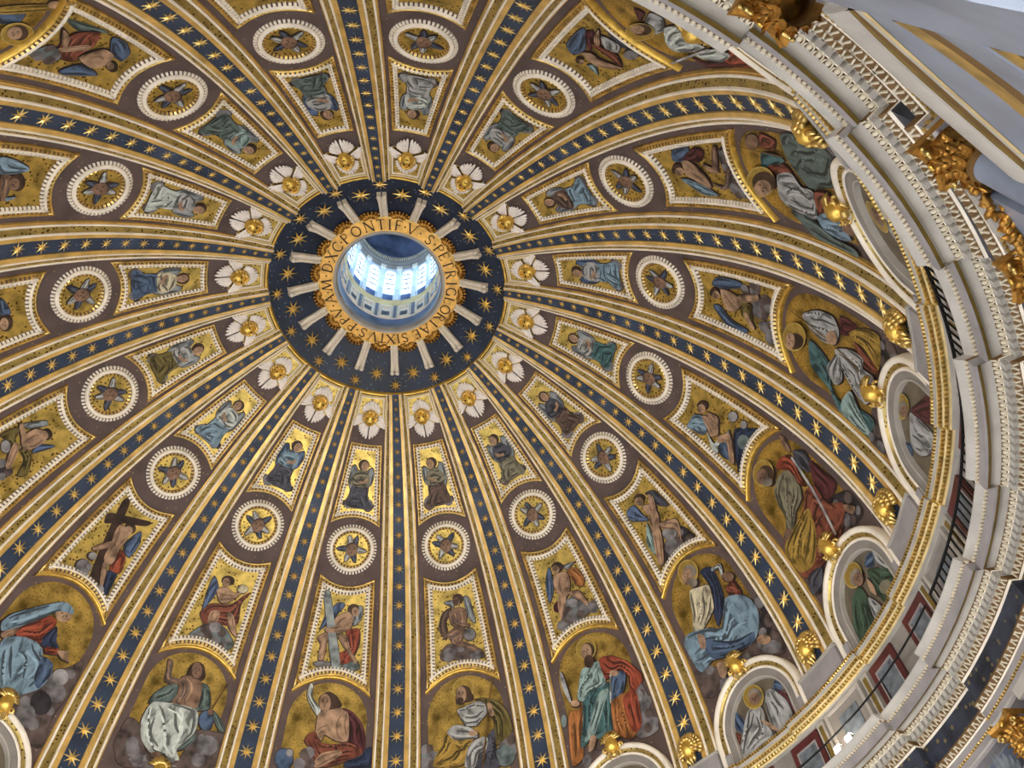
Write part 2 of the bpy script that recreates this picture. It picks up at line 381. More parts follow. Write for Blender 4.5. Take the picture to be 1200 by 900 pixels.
    ('book','cloth_blue','P',[(0.83,6.16),(1.52,6.31),(1.69,5.94),(1.23,5.23),(0.48,5.12)]),
    ('page_edge','cloth_white','P',[(0.8,6.37),(0.89,6.33),(0.45,5.04),(0.38,5.07)]),
    ('sword','steel','P',[(-1.93,7.73),(-1.81,7.49),(-1.76,6.0),(-1.9,6.01),(-2.06,7.01)]),
    ('hand','flesh','E',((-1.58,5.75),(0.26,-0.1),(-0.05,-0.17))),
    ('hand','flesh','E',((1.11,6.36),(0.25,-0.12),(-0.05,-0.16))),
    ('foot','flesh','P',[(-1.17,3.72),(-0.86,3.6),(-1.2,3.03),(-1.49,3.01)]),
    ('halo','halo','E',((0.0,8.32),(0.57,-0.26),(-0.21,-0.57))),
    ('hair','hair','E',((0.08,8.22),(0.38,-0.18),(-0.14,-0.38))),
    ('face','flesh','E',((-0.04,8.17),(0.26,-0.11),(-0.12,-0.34))),
    ('beard','hair','E',((-0.07,7.58),(0.28,-0.13),(-0.12,-0.35))),
  ],
  'saint3': [
    ('cloud','cloud_brown','P',[(-2.62,4.07),(-1.05,3.45),(-0.19,3.45),(1.53,2.98),(2.53,2.89),(2.47,1.67),(0.67,2.83),(-0.7,3.01),(-1.97,2.39),(-2.71,2.75)]),
    ('shade','cloud_dark','P',[(2.69,4.91),(2.68,3.27),(1.62,2.91),(2.02,4.42)]),
    ('cloud','cloud_mid','E',((1.92,2.39),(0.52,-0.39),(-0.17,-0.26))),
    ('mantle','cloth_darkblue','P',[(0.5,8.15),(1.12,7.93),(1.16,7.27),(0.92,6.25),(0.57,5.78),(-0.22,5.21),(-0.05,6.04),(0.53,7.01)]),
    ('tunic','cloth_cream','P',[(-0.61,7.78),(-0.03,7.56),(0.5,7.25),(0.14,6.22),(-0.23,5.96),(-1.23,5.62),(-1.63,5.9),(-1.19,6.67),(-0.92,7.35)]),
    ('lap','cloth_paleblue','P',[(0.91,6.05),(1.73,5.66),(2.2,5.01),(2.24,4.24),(1.81,3.57),(1.19,3.24),(0.06,3.47),(-1.37,3.96),(-2.18,3.79),(-2.41,4.24),(-2.47,5.52),(-2.16,5.94),(-1.58,5.87),(-0.7,5.46),(-0.09,5.01)]),
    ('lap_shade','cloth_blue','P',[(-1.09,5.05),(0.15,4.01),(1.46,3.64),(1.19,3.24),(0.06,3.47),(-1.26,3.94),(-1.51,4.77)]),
    ('hand','flesh','P',[(-1.5,5.6),(-1.19,5.28),(-1.42,4.71),(-1.68,4.89)]),
    ('book','cloth_rust','P',[(1.36,6.45),(1.91,6.43),(1.92,5.55),(1.23,6.11)]),
    ('page','cloth_white','P',[(1.22,7.79),(1.79,7.59),(1.63,7.1),(1.45,7.14),(1.56,7.5),(1.16,7.63)]),
    ('hand','flesh_dark','E',((1.76,6.77),(0.33,-0.27),(-0.16,-0.19))),
    ('foot','flesh','E',((1.79,2.88),(0.36,-0.27),(-0.14,-0.19))),
    ('foot','flesh','P',[(-1.19,3.64),(-0.58,3.32),(-1.07,2.77),(-1.33,2.95)]),
    ('halo','halo','E',((-0.09,8.57),(0.52,-0.42),(-0.42,-0.53))),
    ('hair','hair_grey','E',((0.03,8.53),(0.34,-0.28),(-0.23,-0.29))),
    ('face','flesh','E',((-0.27,8.42),(0.22,-0.17),(-0.23,-0.3))),
    ('beard','hair_grey','E',((-0.14,7.92),(0.22,-0.17),(-0.15,-0.19))),
  ],
  'saint4': [
    ('cloud','cloud_dark','P',[(1.19,4.35),(2.38,3.55),(2.34,2.34),(1.46,2.4),(1.04,2.88)]),
    ('arm','flesh_dark','P',[(1.83,8.48),(1.97,8.05),(1.61,7.47),(1.5,7.85)]),
    ('figure_shade','cloth_slate','P',[(1.69,7.37),(2.19,6.75),(1.9,6.05),(1.43,6.1),(1.35,6.78)]),
    ('mantle','cloth_darkred','P',[(1.98,6.23),(2.15,5.31),(2.18,4.32),(1.19,4.35),(1.28,5.58)]),
    ('cape','cloth_redorange','P',[(0.29,7.88),(0.82,7.94),(1.37,7.5),(1.35,6.92),(0.96,6.43),(0.81,5.9),(0.56,6.35),(0.72,7.17)]),
    ('tunic','cloth_greyolive','P',[(-0.75,7.41),(0.09,7.54),(0.72,7.17),(0.57,6.21),(0.12,5.78),(-0.65,5.73),(-1.38,5.35),(-1.86,5.61),(-1.32,6.1),(-1.16,6.75)]),
    ('lap','cloth_rust','P',[(0.58,5.77),(1.21,5.4),(1.04,4.4),(1.78,3.51),(1.45,3.15),(0.25,2.79),(-1.21,2.9),(-2.58,3.33),(-2.64,4.62),(-2.36,5.36),(-1.15,5.37),(-0.24,5.4)]),
    ('lap_fold','cloth_ochre','P',[(-0.93,5.38),(0.08,5.15),(-0.51,4.12),(-1.65,3.35),(-2.57,3.68),(-2.73,4.71),(-2.32,5.31)]),
    ('saw','steel','S',(0.14,[(1.44,7.25),(0.98,5.41),(0.32,3.08)])),
    ('hand','flesh_dark','P',[(-1.71,5.72),(-1.49,5.34),(-2.05,5.29),(-2.15,5.53)]),
    ('leg','cloth_slate','P',[(-2.35,3.21),(-1.42,2.88),(-2.0,2.17),(-2.77,2.44)]),
    ('foot','flesh_dark','P',[(1.8,3.36),(2.23,2.72),(1.87,2.65),(1.63,3.12)]),
    ('halo','halo','E',((-0.38,8.37),(0.44,-0.56),(-0.59,-0.34))),
    ('hair','hair','E',((-0.3,8.2),(0.32,-0.42),(-0.39,-0.23))),
    ('face','flesh_dark','E',((-0.56,8.34),(0.2,-0.26),(-0.3,-0.17))),
    ('beard','hair_grey','E',((-0.55,7.9),(0.2,-0.26),(-0.19,-0.12))),
  ],
  'saint5': [
    ('shade','cloud_dark','P',[(1.92,3.12),(2.13,2.18),(1.79,1.92),(0.73,2.94)]),
    ('mantle','cloth_darkred','P',[(1.85,5.56),(1.89,4.59),(1.4,4.77),(1.02,5.55)]),
    ('cloak','cloth_ochre','P',[(1.31,5.05),(2.01,4.02),(2.16,3.03),(0.89,3.01),(0.3,3.35),(0.95,4.22)]),
    ('gown','cloth_rust','P',[(1.12,4.71),(0.84,3.65),(0.46,3.07),(0.21,4.07)]),
    ('drapery','cloth_teal','P',[(-0.22,7.59),(-0.34,6.88),(-0.86,6.14),(-1.89,6.0),(-2.23,5.2),(-1.83,3.95),(-1.81,3.06),(-2.8,3.1),(-2.82,5.06),(-2.0,5.98),(-1.46,7.36)]),
    ('sleeve','cloth_greywhite','P',[(0.93,7.98),(1.56,6.96),(1.66,5.99),(1.1,5.62),(0.33,5.91),(0.15,6.75),(0.39,7.45)]),
    ('robe','cloth_greywhite','P',[(0.11,5.91),(0.59,4.93),(0.62,4.08),(0.11,4.06),(0.1,3.34),(-0.95,3.37),(-1.46,3.88),(-1.04,4.82),(-0.51,5.45)]),
    ('arm','cloth_greywhite','P',[(-0.96,6.34),(0.04,5.63),(-1.09,5.32),(-1.55,5.77)]),
    ('drapery_light','cloth_paleteal','P',[(-2.05,5.17),(-1.3,4.71),(-1.87,4.02),(-2.45,3.05),(-2.76,3.87),(-2.65,4.96)]),
    ('staff','wood','S',(0.06,[(1.01,9.21),(0.52,6.89),(-0.06,4.19)])),
    ('hand','flesh','E',((0.63,6.05),(0.17,-0.37),(-0.34,0.0))),
    ('halo','halo','E',((-0.36,8.43),(0.3,-0.73),(-0.74,-0.01))),
    ('hair','hair','E',((-0.55,8.35),(0.22,-0.53),(-0.42,-0.01))),
    ('face','flesh','E',((-0.66,8.67),(0.1,-0.25),(-0.36,-0.01))),
    ('cloud','cloud_dark','P',[(-2.45,3.05),(-1.74,2.62),(-2.64,2.06),(-2.9,2.6)]),
  ],
  'saint6': [
    ('shade','cloud_dark','P',[(2.37,4.61),(2.56,2.78),(2.43,1.69),(0.95,2.86),(0.8,3.41),(2.04,2.82)]),
    ('drapery','cloth_greygreen','P',[(2.2,5.41),(2.37,4.61),(2.28,3.05),(1.86,2.44),(0.35,3.47),(0.11,4.12),(-0.19,5.38),(0.8,5.89),(1.44,5.84)]),
    ('attendant_head','flesh_dark','E',((1.63,7.68),(0.03,-0.46),(-0.4,0.32))),
    ('attendant_robe','cloth_rust','P',[(2.12,6.79),(1.88,6.01),(1.34,6.56),(1.42,7.25)]),
    ('sleeve','cloth_teal','P',[(1.07,7.53),(1.2,6.67),(0.92,6.12),(0.44,7.33),(0.28,7.97)]),
    ('collar','cloth_rust','P',[(0.5,7.5),(0.72,6.17),(0.07,6.08),(0.14,7.1)]),
    ('robe','cloth_greywhite','P',[(0.14,7.1),(0.38,6.08),(-0.2,5.82),(-0.28,5.12),(-1.45,5.51),(-1.69,5.9),(-1.41,7.26),(-0.9,7.63)]),
    ('drapery_low','cloth_greygreen','P',[(-1.56,7.23),(-1.75,5.82),(-2.24,4.76),(-2.38,3.54),(-2.72,3.46),(-2.78,4.77),(-2.54,6.17)]),
    ('sash','cloth_rust','P',[(-0.26,5.0),(-0.1,4.04),(-0.65,4.16),(-1.37,5.2),(-0.93,5.29)]),
    ('knee','cloth_paleblue','P',[(-1.43,5.45),(-0.93,4.11),(-1.31,3.89),(-1.95,3.56),(-2.18,4.31),(-2.01,5.3)]),
    ('foot','flesh_dark','P',[(-1.31,3.89),(-1.07,3.12),(-1.69,3.22),(-1.67,3.86)]),
    ('staff','wood','S',(0.07,[(1.48,8.89),(1.28,7.47),(1.19,5.92)])),
    ('halo','halo','E',((-0.29,8.34),(0.1,-0.98),(-0.81,0.51))),
    ('hair','hair','E',((-0.27,8.11),(0.08,-0.81),(-0.56,0.35))),
    ('face','flesh','E',((-0.58,8.36),(0.05,-0.48),(-0.36,0.21))),
  ],
  'saint7': [
    ('under_robe','cloth_redorange','P',[(-2.25,5.28),(-1.63,3.19),(-2.55,3.26),(-2.66,5.35)]),
    ('under_robe','cloth_darkred','P',[(-1.81,7.28),(-2.28,6.64),(-2.31,5.38),(-2.67,5.04),(-2.54,6.81)]),
    ('shoulder','cloth_greywhite','P',[(0.39,6.58),(0.0,6.25),(-0.47,7.02),(-0.52,7.83),(-0.02,7.88)]),
    ('collar','cloth_darkred','P',[(0.79,7.16),(0.47,6.92),(0.21,7.81)]),
    ('robe','cloth_white','P',[(-0.42,6.91),(-0.45,5.89),(-1.06,5.82),(-1.35,5.85),(-1.59,5.58),(-1.69,6.64),(-1.5,7.71),(-1.08,7.84)]),
    ('robe_hem','cloth_white','P',[(-1.84,6.64),(-1.7,4.98),(-2.0,4.23),(-2.31,5.38),(-2.09,6.36)]),
    ('halo','halo','E',((-0.15,8.43),(-0.25,-0.83),(-0.34,0.62))),
    ('hair','hair','E',((-0.1,8.16),(-0.16,-0.56),(-0.22,0.42))),
    ('face','flesh','E',((-0.0,8.35),(-0.1,-0.32),(-0.14,0.26))),
    ('staff','steel','S',(0.09,[(-1.88,8.65),(-1.81,7.06),(-1.65,5.23)])),
  ],
  'saint10': [
    ('mantle','cloth_blue','P',[(-0.46,7.3),(-0.77,8.15),(-0.25,8.37),(-0.05,7.7)]),
    ('sleeve','cloth_ochre','P',[(-0.77,6.98),(-1.43,8.51),(-1.45,9.12),(-0.81,8.26),(-0.46,7.3)]),
    ('hand','flesh','E',((-1.55,8.77),(-0.1,0.24),(0.17,0.19))),
    ('halo','halo','E',((0.21,8.74),(-0.2,0.63),(0.51,0.49))),
    ('hair','hair','E',((0.12,8.74),(-0.11,0.34),(0.34,0.33))),
    ('face','flesh','E',((0.18,8.56),(-0.08,0.23),(0.24,0.22))),
  ],
  'low14': [
    ('drapery','cloth_darkblue','P',[(0.7,10.75),(1.22,10.93),(1.46,9.64),(1.09,9.77)]),
    ('cross','wood_dark','P',[(-1.06,14.16),(-0.69,14.17),(0.68,9.94),(0.2,9.96),(-0.76,13.05)]),
    ('cross_arm','wood_dark','P',[(-1.12,12.76),(-1.13,13.23),(0.82,14.16),(0.76,13.87),(-0.46,13.18),(-0.98,12.72)]),
    ('wing','wing_blue','P',[(0.54,12.6),(0.81,13.46),(1.15,12.93),(1.2,12.03),(0.67,12.21)]),
    ('sash','cloth_redorange','P',[(0.59,12.07),(1.07,11.84),(1.3,11.07),(0.73,10.96)]),
    ('torso','flesh','P',[(-0.36,13.07),(0.15,13.17),(0.49,12.66),(0.43,12.14),(0.67,11.38),(0.45,10.95),(0.06,11.31),(-0.08,12.05),(-0.3,12.54)]),
    ('arm','flesh','P',[(-0.71,11.29),(-0.15,12.13),(0.08,11.98),(-0.5,11.27)]),
    ('leg','flesh','P',[(0.23,10.98),(0.52,11.04),(0.97,10.04),(0.79,10.01)]),
    ('hair','hair','E',((0.22,13.27),(0.23,0.17),(0.18,-0.21))),
    ('face','flesh','E',((0.21,13.1),(0.14,0.11),(0.14,-0.17))),
    ('cloud','cloud_mid','E',((-0.47,10.2),(0.32,0.24),(0.27,-0.32))),
    ('cloud','cloud_pale','E',((-0.46,10.93),(0.18,0.13),(0.12,-0.15))),
    ('cloud','cloud_pale','E',((-0.25,10.4),(0.12,0.08),(0.1,-0.12))),
    ('cloud','cloud_pale','E',((0.93,9.79),(0.17,0.12),(0.14,-0.18))),
  ],
  'low15': [
    ('cloud','cloud_teal','P',[(-1.02,9.97),(-0.52,10.69),(0.03,11.08),(0.86,10.83),(1.46,10.22),(1.19,9.78),(0.57,10.02),(-0.18,10.11),(-0.8,9.88)]),
    ('cloud','cloud_pale','E',((0.15,10.81),(0.31,0.12),(0.12,-0.28))),
    ('wing','wing_blue','P',[(-0.9,11.44),(-1.08,12.54),(-1.04,13.39),(-0.6,12.93),(-0.62,12.37),(-0.76,11.85)]),
    ('drapery','cloth_rust','P',[(-0.95,11.24),(-0.53,11.95),(0.45,12.23),(0.97,12.96),(1.23,13.23),(0.98,12.5),(1.22,11.49),(1.05,11.25),(0.65,11.12),(0.03,11.08),(-0.48,10.8)]),
    ('thigh','flesh','P',[(-0.36,10.93),(-0.44,11.53),(0.04,11.71),(0.11,11.11)]),
    ('leg','flesh','P',[(0.46,11.78),(0.85,11.73),(1.46,10.66),(0.87,11.01)]),
    ('torso','flesh','P',[(-0.61,12.74),(-0.2,13.09),(0.34,12.92),(0.74,13.07),(0.31,12.36),(-0.17,12.18)]),
    ('hair','hair','E',((-0.23,13.47),(0.32,0.12),(0.11,-0.23))),
    ('face','flesh','E',((-0.29,13.33),(0.18,0.07),(0.09,-0.19))),
    ('cloth_face','cloth_cream','E',((0.73,13.3),(0.28,0.1),(0.09,-0.22))),
  ],
  'low0': [
    ('cloud','cloud_mid','E',((-0.75,10.15),(0.5,0.05),(0.03,-0.17))),
    ('cloud','cloud_teal','E',((0.92,10.13),(0.5,0.03),(0.03,-0.26))),
    ('wing','wing_blue','P',[(-1.15,12.12),(-0.97,12.96),(-0.36,13.76),(0.07,13.69),(-0.45,12.92)]),
    ('wing','wing_grey','P',[(0.61,13.53),(1.12,13.66),(1.16,12.94),(0.75,12.5)]),
    ('drapery','cloth_redorange','P',[(0.38,12.17),(1.09,12.32),(1.23,11.61),(1.07,10.89),(0.65,10.26),(0.13,10.33),(0.16,10.83),(0.72,11.17),(0.57,11.57)]),
    ('torso','flesh','P',[(-0.34,12.93),(0.33,13.3),(0.7,12.91),(0.55,12.49),(-0.1,11.93),(-0.39,12.51)]),
    ('leg','flesh','P',[(-1.27,11.59),(-0.82,11.95),(-0.67,11.67),(-0.74,10.45),(-1.04,10.41),(-1.01,11.22)]),
    ('leg','flesh','P',[(-0.08,11.83),(0.43,11.87),(0.72,11.17),(1.23,10.39),(1.03,10.38),(0.42,11.16)]),
    ('column','stone_grey','P',[(-1.26,14.16),(-0.92,14.31),(-0.29,12.22),(0.32,10.04),(-0.18,10.05),(-0.73,12.07)]),
    ('arm','flesh','P',[(-0.86,12.2),(0.33,12.53),(0.61,12.8),(0.57,12.29),(-0.41,11.98),(-0.77,11.96)]),
    ('hair','hair','E',((0.62,13.48),(0.33,0.03),(0.04,-0.27))),
    ('face','flesh','E',((0.75,13.31),(0.18,0.01),(0.04,-0.23))),
  ],
  'low1': [
    ('rock','cloud_brown','P',[(-1.15,10.64),(-0.69,11.09),(0.13,10.84),(1.16,10.53),(1.41,9.96),(0.05,10.14),(-1.09,10.23)]),
    ('rock','cloud_mid','E',((-0.64,10.57),(0.37,-0.05),(-0.04,-0.34))),
    ('cloud','cloud_mid','E',((0.69,11.46),(0.36,-0.07),(-0.04,-0.36))),
    ('wing','wing_grey','P',[(-0.61,13.59),(-0.11,13.66),(-0.06,13.23)]),
    ('wing','wing_grey','P',[(0.61,13.68),(0.93,13.61),(1.15,12.09),(0.77,12.49)]),
    ('drapery','cloth_brown','P',[(-0.22,13.21),(-0.79,12.98),(-1.11,12.09),(-0.76,11.41),(-0.6,11.91),(-0.64,12.44)]),
    ('torso','flesh_dark','P',[(-0.35,13.02),(0.31,13.16),(0.7,12.82),(0.57,12.21),(0.25,11.86),(-0.34,12.28)]),
    ('thigh','flesh_dark','P',[(-0.97,11.44),(-0.15,12.04),(0.46,11.82),(0.04,10.97),(-0.27,11.02),(-0.64,11.55)]),
    ('leg','flesh_dark','P',[(-0.13,11.31),(0.96,10.68),(1.03,10.35),(-0.07,10.93)]),
    ('arm','flesh_dark','P',[(-0.37,12.92),(-0.1,12.87),(0.1,12.31),(0.71,12.08),(0.69,11.9),(-0.03,12.17)]),
    ('hair','hair','E',((0.26,13.7),(0.3,-0.06),(-0.04,-0.27))),
    ('face','flesh_dark','E',((0.15,13.54),(0.19,-0.04),(-0.03,-0.23))),
  ],
  'low2': [
    ('rock','cloud_dark','P',[(-1.18,10.21),(-0.65,10.6),(0.24,10.19),(-0.36,10.12),(-0.95,10.07)]),
    ('rock','cloud_dark','P',[(0.78,10.55),(1.48,10.55),(1.31,10.28),(0.66,10.26)]),
    ('rock','cloud_teal','P',[(-0.12,11.44),(0.47,11.43),(0.81,10.62),(0.49,10.07),(-0.44,10.42),(-0.53,10.91)]),
    ('rock','cloud_pale','E',((0.14,11.13),(0.29,-0.14),(-0.1,-0.22))),
    ('wing','wing_blue','P',[(-0.83,13.23),(-0.43,13.7),(-0.46,13.06),(-0.75,12.27),(-1.2,11.75),(-1.09,12.61)]),
    ('wing','wing_grey','P',[(0.43,13.37),(1.2,13.25),(0.59,13.06)]),
    ('cape','cloth_orange','P',[(0.57,13.02),(1.12,12.87),(1.39,12.13),(1.1,11.74),(0.73,12.02)]),
    ('drapery','cloth_darkred','P',[(-0.95,11.54),(-0.53,11.63),(-0.73,11.0),(-1.09,11.2)]),
    ('torso','flesh','P',[(-0.3,13.08),(0.46,12.99),(0.47,12.34),(0.09,11.7),(-0.4,11.7),(-0.57,12.47)]),
    ('leg','flesh','P',[(-0.55,11.82),(0.07,11.89),(-0.47,11.06),(-0.87,10.52),(-0.8,11.21)]),
    ('leg','flesh','P',[(0.12,11.78),(0.76,11.64),(1.04,10.69),(0.9,10.58),(0.43,11.35)]),
    ('hair','hair','E',((0.06,13.48),(0.3,-0.15),(-0.12,-0.26))),
    ('face','flesh','E',((-0.05,13.38),(0.18,-0.09),(-0.08,-0.19))),
  ],
  'low3': [
    ('cloud','cloud_dark','P',[(1.1,10.79),(1.4,9.71),(0.29,9.88),(-0.92,9.87),(-0.5,10.53),(0.44,10.35)]),
    ('cloud','cloud_mid','E',((-0.12,10.41),(0.32,-0.27),(-0.3,-0.35))),
    ('cloud','cloud_pale','E',((0.26,11.02),(0.36,-0.3),(-0.24,-0.28))),
    ('wing','wing_blue','P',[(-1.11,13.74),(-0.47,13.69),(-0.4,12.93),(-0.33,12.45),(-1.19,13.16)]),
    ('cape','cloth_slate','P',[(0.57,13.68),(1.11,13.39),(1.26,12.19),(0.76,12.64),(0.74,13.3)]),
    ('drapery','cloth_paleteal','P',[(-0.51,12.39),(-0.61,11.84),(-0.71,11.3),(-1.21,10.69),(-1.24,11.53)]),
    ('leg','flesh','P',[(0.13,11.84),(1.14,11.25),(0.62,10.19),(0.73,10.81),(0.16,11.45)]),
    ('torso','flesh','P',[(-0.11,13.32),(0.41,12.96),(0.43,12.3),(-0.03,11.66),(-0.54,11.78),(-0.15,12.5)]),
    ('leg','flesh','P',[(-0.49,11.84),(-0.03,11.66),(-0.33,11.0),(-1.06,9.98),(-1.35,10.2)]),
    ('arm','flesh','P',[(0.66,13.49),(0.83,13.12),(0.24,12.16),(0.1,12.5)]),
    ('hair','hair','E',((0.1,13.76),(0.26,-0.23),(-0.14,-0.15))),
    ('face','flesh','E',((-0.02,13.61),(0.18,-0.17),(-0.15,-0.15))),
  ],
  'low4': [
    ('cloud','cloth_darkblue','P',[(0.38,11.07),(1.1,10.12),(1.28,9.65),(-0.06,9.93),(-1.41,9.73),(-0.66,10.54)]),
    ('cloud','cloud_teal','E',((0.14,10.31),(0.24,-0.34),(-0.34,-0.17))),
    ('cloud','cloud_pale','E',((0.94,11.44),(0.19,-0.28),(-0.25,-0.1))),
    ('cloud','cloud_pale','E',((0.97,10.65),(0.12,-0.18),(-0.2,-0.08))),
    ('shade','cloth_blue','P',[(-0.89,11.53),(-0.44,11.12),(-1.2,10.52),(-1.31,11.21)]),
    ('wing','cloth_paleblue','P',[(-1.21,13.8),(-0.4,13.69),(-0.15,13.18),(-0.58,12.61),(-1.07,12.73),(-1.22,13.57)]),
    ('torso','flesh','P',[(-0.15,13.18),(0.1,12.66),(0.01,12.08),(-0.46,11.85),(-0.83,12.21),(-0.56,12.58)]),
    ('arm','flesh','P',[(0.22,12.98),(0.39,12.33),(0.07,12.06),(-0.15,12.45)]),
    ('drapery','cloth_white','P',[(-0.7,12.55),(-1.02,11.83),(0.09,11.38),(0.02,11.26),(-0.89,11.53),(-1.34,11.38),(-1.35,11.84)]),
    ('leg','flesh','P',[(-0.58,11.79),(0.04,11.18),(-1.09,10.26),(-1.29,10.47),(-0.45,11.14),(-0.83,11.57)]),
    ('hair','hair','E',((0.43,13.38),(0.18,-0.3),(-0.22,-0.09))),
    ('face','flesh','E',((0.24,13.34),(0.12,-0.2),(-0.2,-0.08))),
  ],
  'low5': [
    ('cloud','cloud_brown','P',[(0.37,11.16),(1.02,10.18),(0.51,9.99),(-0.26,10.49),(-0.25,11.04)]),
    ('rock','cloud_dark','P',[(0.95,11.8),(1.41,10.75),(0.98,10.88),(0.71,11.76)]),
    ('rock','cloud_teal','P',[(-0.64,10.65),(-0.28,10.02),(-1.32,9.99)]),
    ('wing','cloth_blue','P',[(0.63,13.7),(1.15,13.24),(1.27,11.84),(0.91,11.96),(0.61,13.0)]),
    ('wing','cloth_blue','P',[(-0.61,13.71),(-0.42,13.31),(-1.01,12.53),(-1.21,11.5),(-1.43,11.73),(-1.32,12.84)]),
    ('drapery','cloth_olive','P',[(0.21,11.88),(0.21,11.25),(-0.58,11.24),(-0.54,11.9)]),
    ('torso','flesh','P',[(0.5,13.17),(0.56,12.47),(0.21,11.88),(-0.37,12.21),(-0.49,12.84)]),
    ('thigh','flesh','P',[(0.5,12.01),(0.94,10.8),(0.62,10.8),(0.2,11.8)]),
    ('leg','flesh','P',[(-0.42,11.75),(-0.28,11.51),(-0.91,11.02),(-1.02,11.25)]),
    ('hair','hair','E',((0.26,13.54),(0.08,-0.3),(-0.25,0.02))),
    ('face','flesh','E',((0.16,13.43),(0.05,-0.21),(-0.19,0.01))),
  ],
  'low6': [
    ('shade','cloud_dark','P',[(1.2,10.11),(1.32,9.51),(0.27,9.75),(-0.76,9.74),(-1.23,9.93),(-0.68,10.42),(0.25,10.64)]),
    ('cloud','cloud_teal','P',[(0.96,10.14),(1.08,9.69),(0.38,9.89),(0.49,10.26)]),
    ('cloud','cloud_teal','P',[(-0.86,10.6),(-0.54,9.98),(-1.11,9.94),(-1.2,10.42)]),
    ('wing','cloth_blue','P',[(1.22,13.12),(1.32,12.0),(0.67,12.63),(0.68,13.44)]),
    ('wing','cloth_paleblue','P',[(-0.32,13.59),(-0.35,13.09),(-0.69,12.4),(-1.24,11.68),(-1.17,12.67)]),
    ('drapery','cloth_darkred','P',[(0.8,12.68),(1.29,11.65),(1.09,11.21),(0.57,11.74),(0.6,12.46)]),
    ('leg','flesh','P',[(0.44,11.68),(0.13,11.01),(-0.04,10.94),(0.02,11.52)]),
    ('arm','flesh_dark','P',[(1.2,10.55),(1.31,10.17),(0.19,10.88),(0.25,11.15)]),
    ('torso','flesh','P',[(0.63,12.88),(0.66,12.41),(-0.1,11.89),(-0.7,11.82),(-0.82,12.04),(-0.31,12.76),(-0.05,13.04)]),
    ('leg','flesh_dark','P',[(-0.58,11.75),(-0.75,10.97),(0.14,10.35),(0.15,10.09),(-0.51,10.52),(-0.9,11.06)]),
    ('hair','hair','E',((0.29,13.41),(-0.02,-0.34),(-0.26,0.18))),
    ('face','flesh','E',((0.16,13.32),(-0.02,-0.25),(-0.18,0.12))),
  ],
  'low7': [
    ('shade','cloth_slate','P',[(1.14,9.76),(-0.01,10.02),(-1.11,9.62),(-1.25,10.06),(-0.7,10.39),(-0.13,10.67)]),
    ('wing','cloth_blue','P',[(1.02,13.02),(1.18,11.64),(1.08,11.15),(0.37,12.52),(0.52,13.38)]),
    ('wing','cloth_paleteal','P',[(-0.24,13.41),(-0.46,13.0),(-0.87,13.47)]),
    ('drapery','cloth_darkred','P',[(0.95,11.4),(0.79,10.92),(0.32,11.95),(0.21,12.38)]),
    ('cloth','cloth_greywhite','P',[(0.47,10.77),(-0.27,10.5),(-0.49,11.09),(-0.09,11.47)]),
    ('leg','flesh','P',[(0.6,11.19),(0.74,10.47),(0.17,11.5),(0.23,11.78)]),
    ('drapery','cloth_rust','P',[(0.47,11.77),(-0.44,11.21),(-1.09,11.67),(-0.26,11.78)]),
    ('torso','flesh','P',[(0.35,12.79),(0.1,12.34),(-0.39,12.33),(-1.13,11.74),(-1.02,12.19),(-0.42,12.93)]),
    ('cloud','cloud_mid','E',((-0.84,10.41),(-0.15,-0.38),(-0.18,0.31))),
    ('hair','hair','E',((0.16,13.37),(-0.09,-0.15),(-0.09,0.17))),
    ('face','flesh','E',((0.07,13.28),(-0.06,-0.1),(-0.07,0.12))),
  ],
  'low10': [
    ('shade','cloth_greygreen','P',[(-1.13,9.87),(-1.28,11.96),(-0.77,10.83)]),
    ('rock','cloud_teal','P',[(0.91,9.99),(0.26,10.49),(0.6,11.29),(1.01,11.19),(1.03,10.41)]),
    ('wing','cloth_blue','P',[(-1.14,12.29),(-1.2,12.93),(-0.83,13.61),(-0.32,13.7),(-0.43,12.96)]),
    ('wing','cloth_blue','P',[(1.24,11.78),(0.6,12.36),(0.79,13.39),(1.34,12.2)]),
    ('drapery','cloth_rust','P',[(0.71,11.47),(0.14,10.78),(-0.65,10.79),(-1.16,11.58),(-0.44,12.01),(0.24,11.86),(0.57,12.0)]),
    ('torso','flesh','P',[(0.31,11.92),(-0.48,12.48),(-0.41,13.12),(0.13,13.28),(0.57,12.84)]),
    ('leg','flesh','P',[(0.24,10.79),(-0.4,11.72),(-0.18,11.94),(0.33,11.12)]),
    ('leg','flesh','P',[(-0.65,10.14),(-0.41,10.71),(0.11,11.07),(-0.02,10.7)]),
    ('hair','hair','E',((0.11,13.56),(-0.1,0.2),(0.2,0.21))),
    ('face','flesh','E',((0.07,13.39),(-0.06,0.11),(0.14,0.13))),
  ],
  'low11': [
    ('wing','cloth_paleblue','P',[(-1.17,11.88),(-1.03,12.69),(-0.72,13.34),(-0.48,13.32),(-0.31,12.22)]),
    ('wing','cloth_paleblue','P',[(0.88,12.74),(0.81,13.29),(1.02,12.93)]),
    ('torso','flesh_dark','P',[(-0.26,12.24),(-0.27,12.68),(0.07,12.85),(0.76,12.86),(1.0,12.63)]),
    ('hair','hair','E',((0.06,13.08),(-0.02,0.36),(0.44,0.15))),
    ('face','flesh_dark','E',((0.13,12.94),(-0.01,0.21),(0.26,0.08))),
  ],
  'low12': [
    ('wing','cloth_blue','P',[(-0.83,13.16),(-0.44,13.44),(0.07,13.57),(-0.02,13.09)]),
    ('hair','hair','E',((0.46,13.3),(0.1,0.3),(0.43,-0.06))),
    ('face','flesh','E',((0.48,13.18),(0.06,0.17),(0.26,-0.04))),
  ],
  'low13': [
    ('shade','cloud_dark','P',[(-0.26,10.81),(0.61,10.89),(0.61,10.27)]),
    ('cloud','cloud_pale','E',((-0.65,11.32),(0.15,0.19),(0.28,-0.15))),
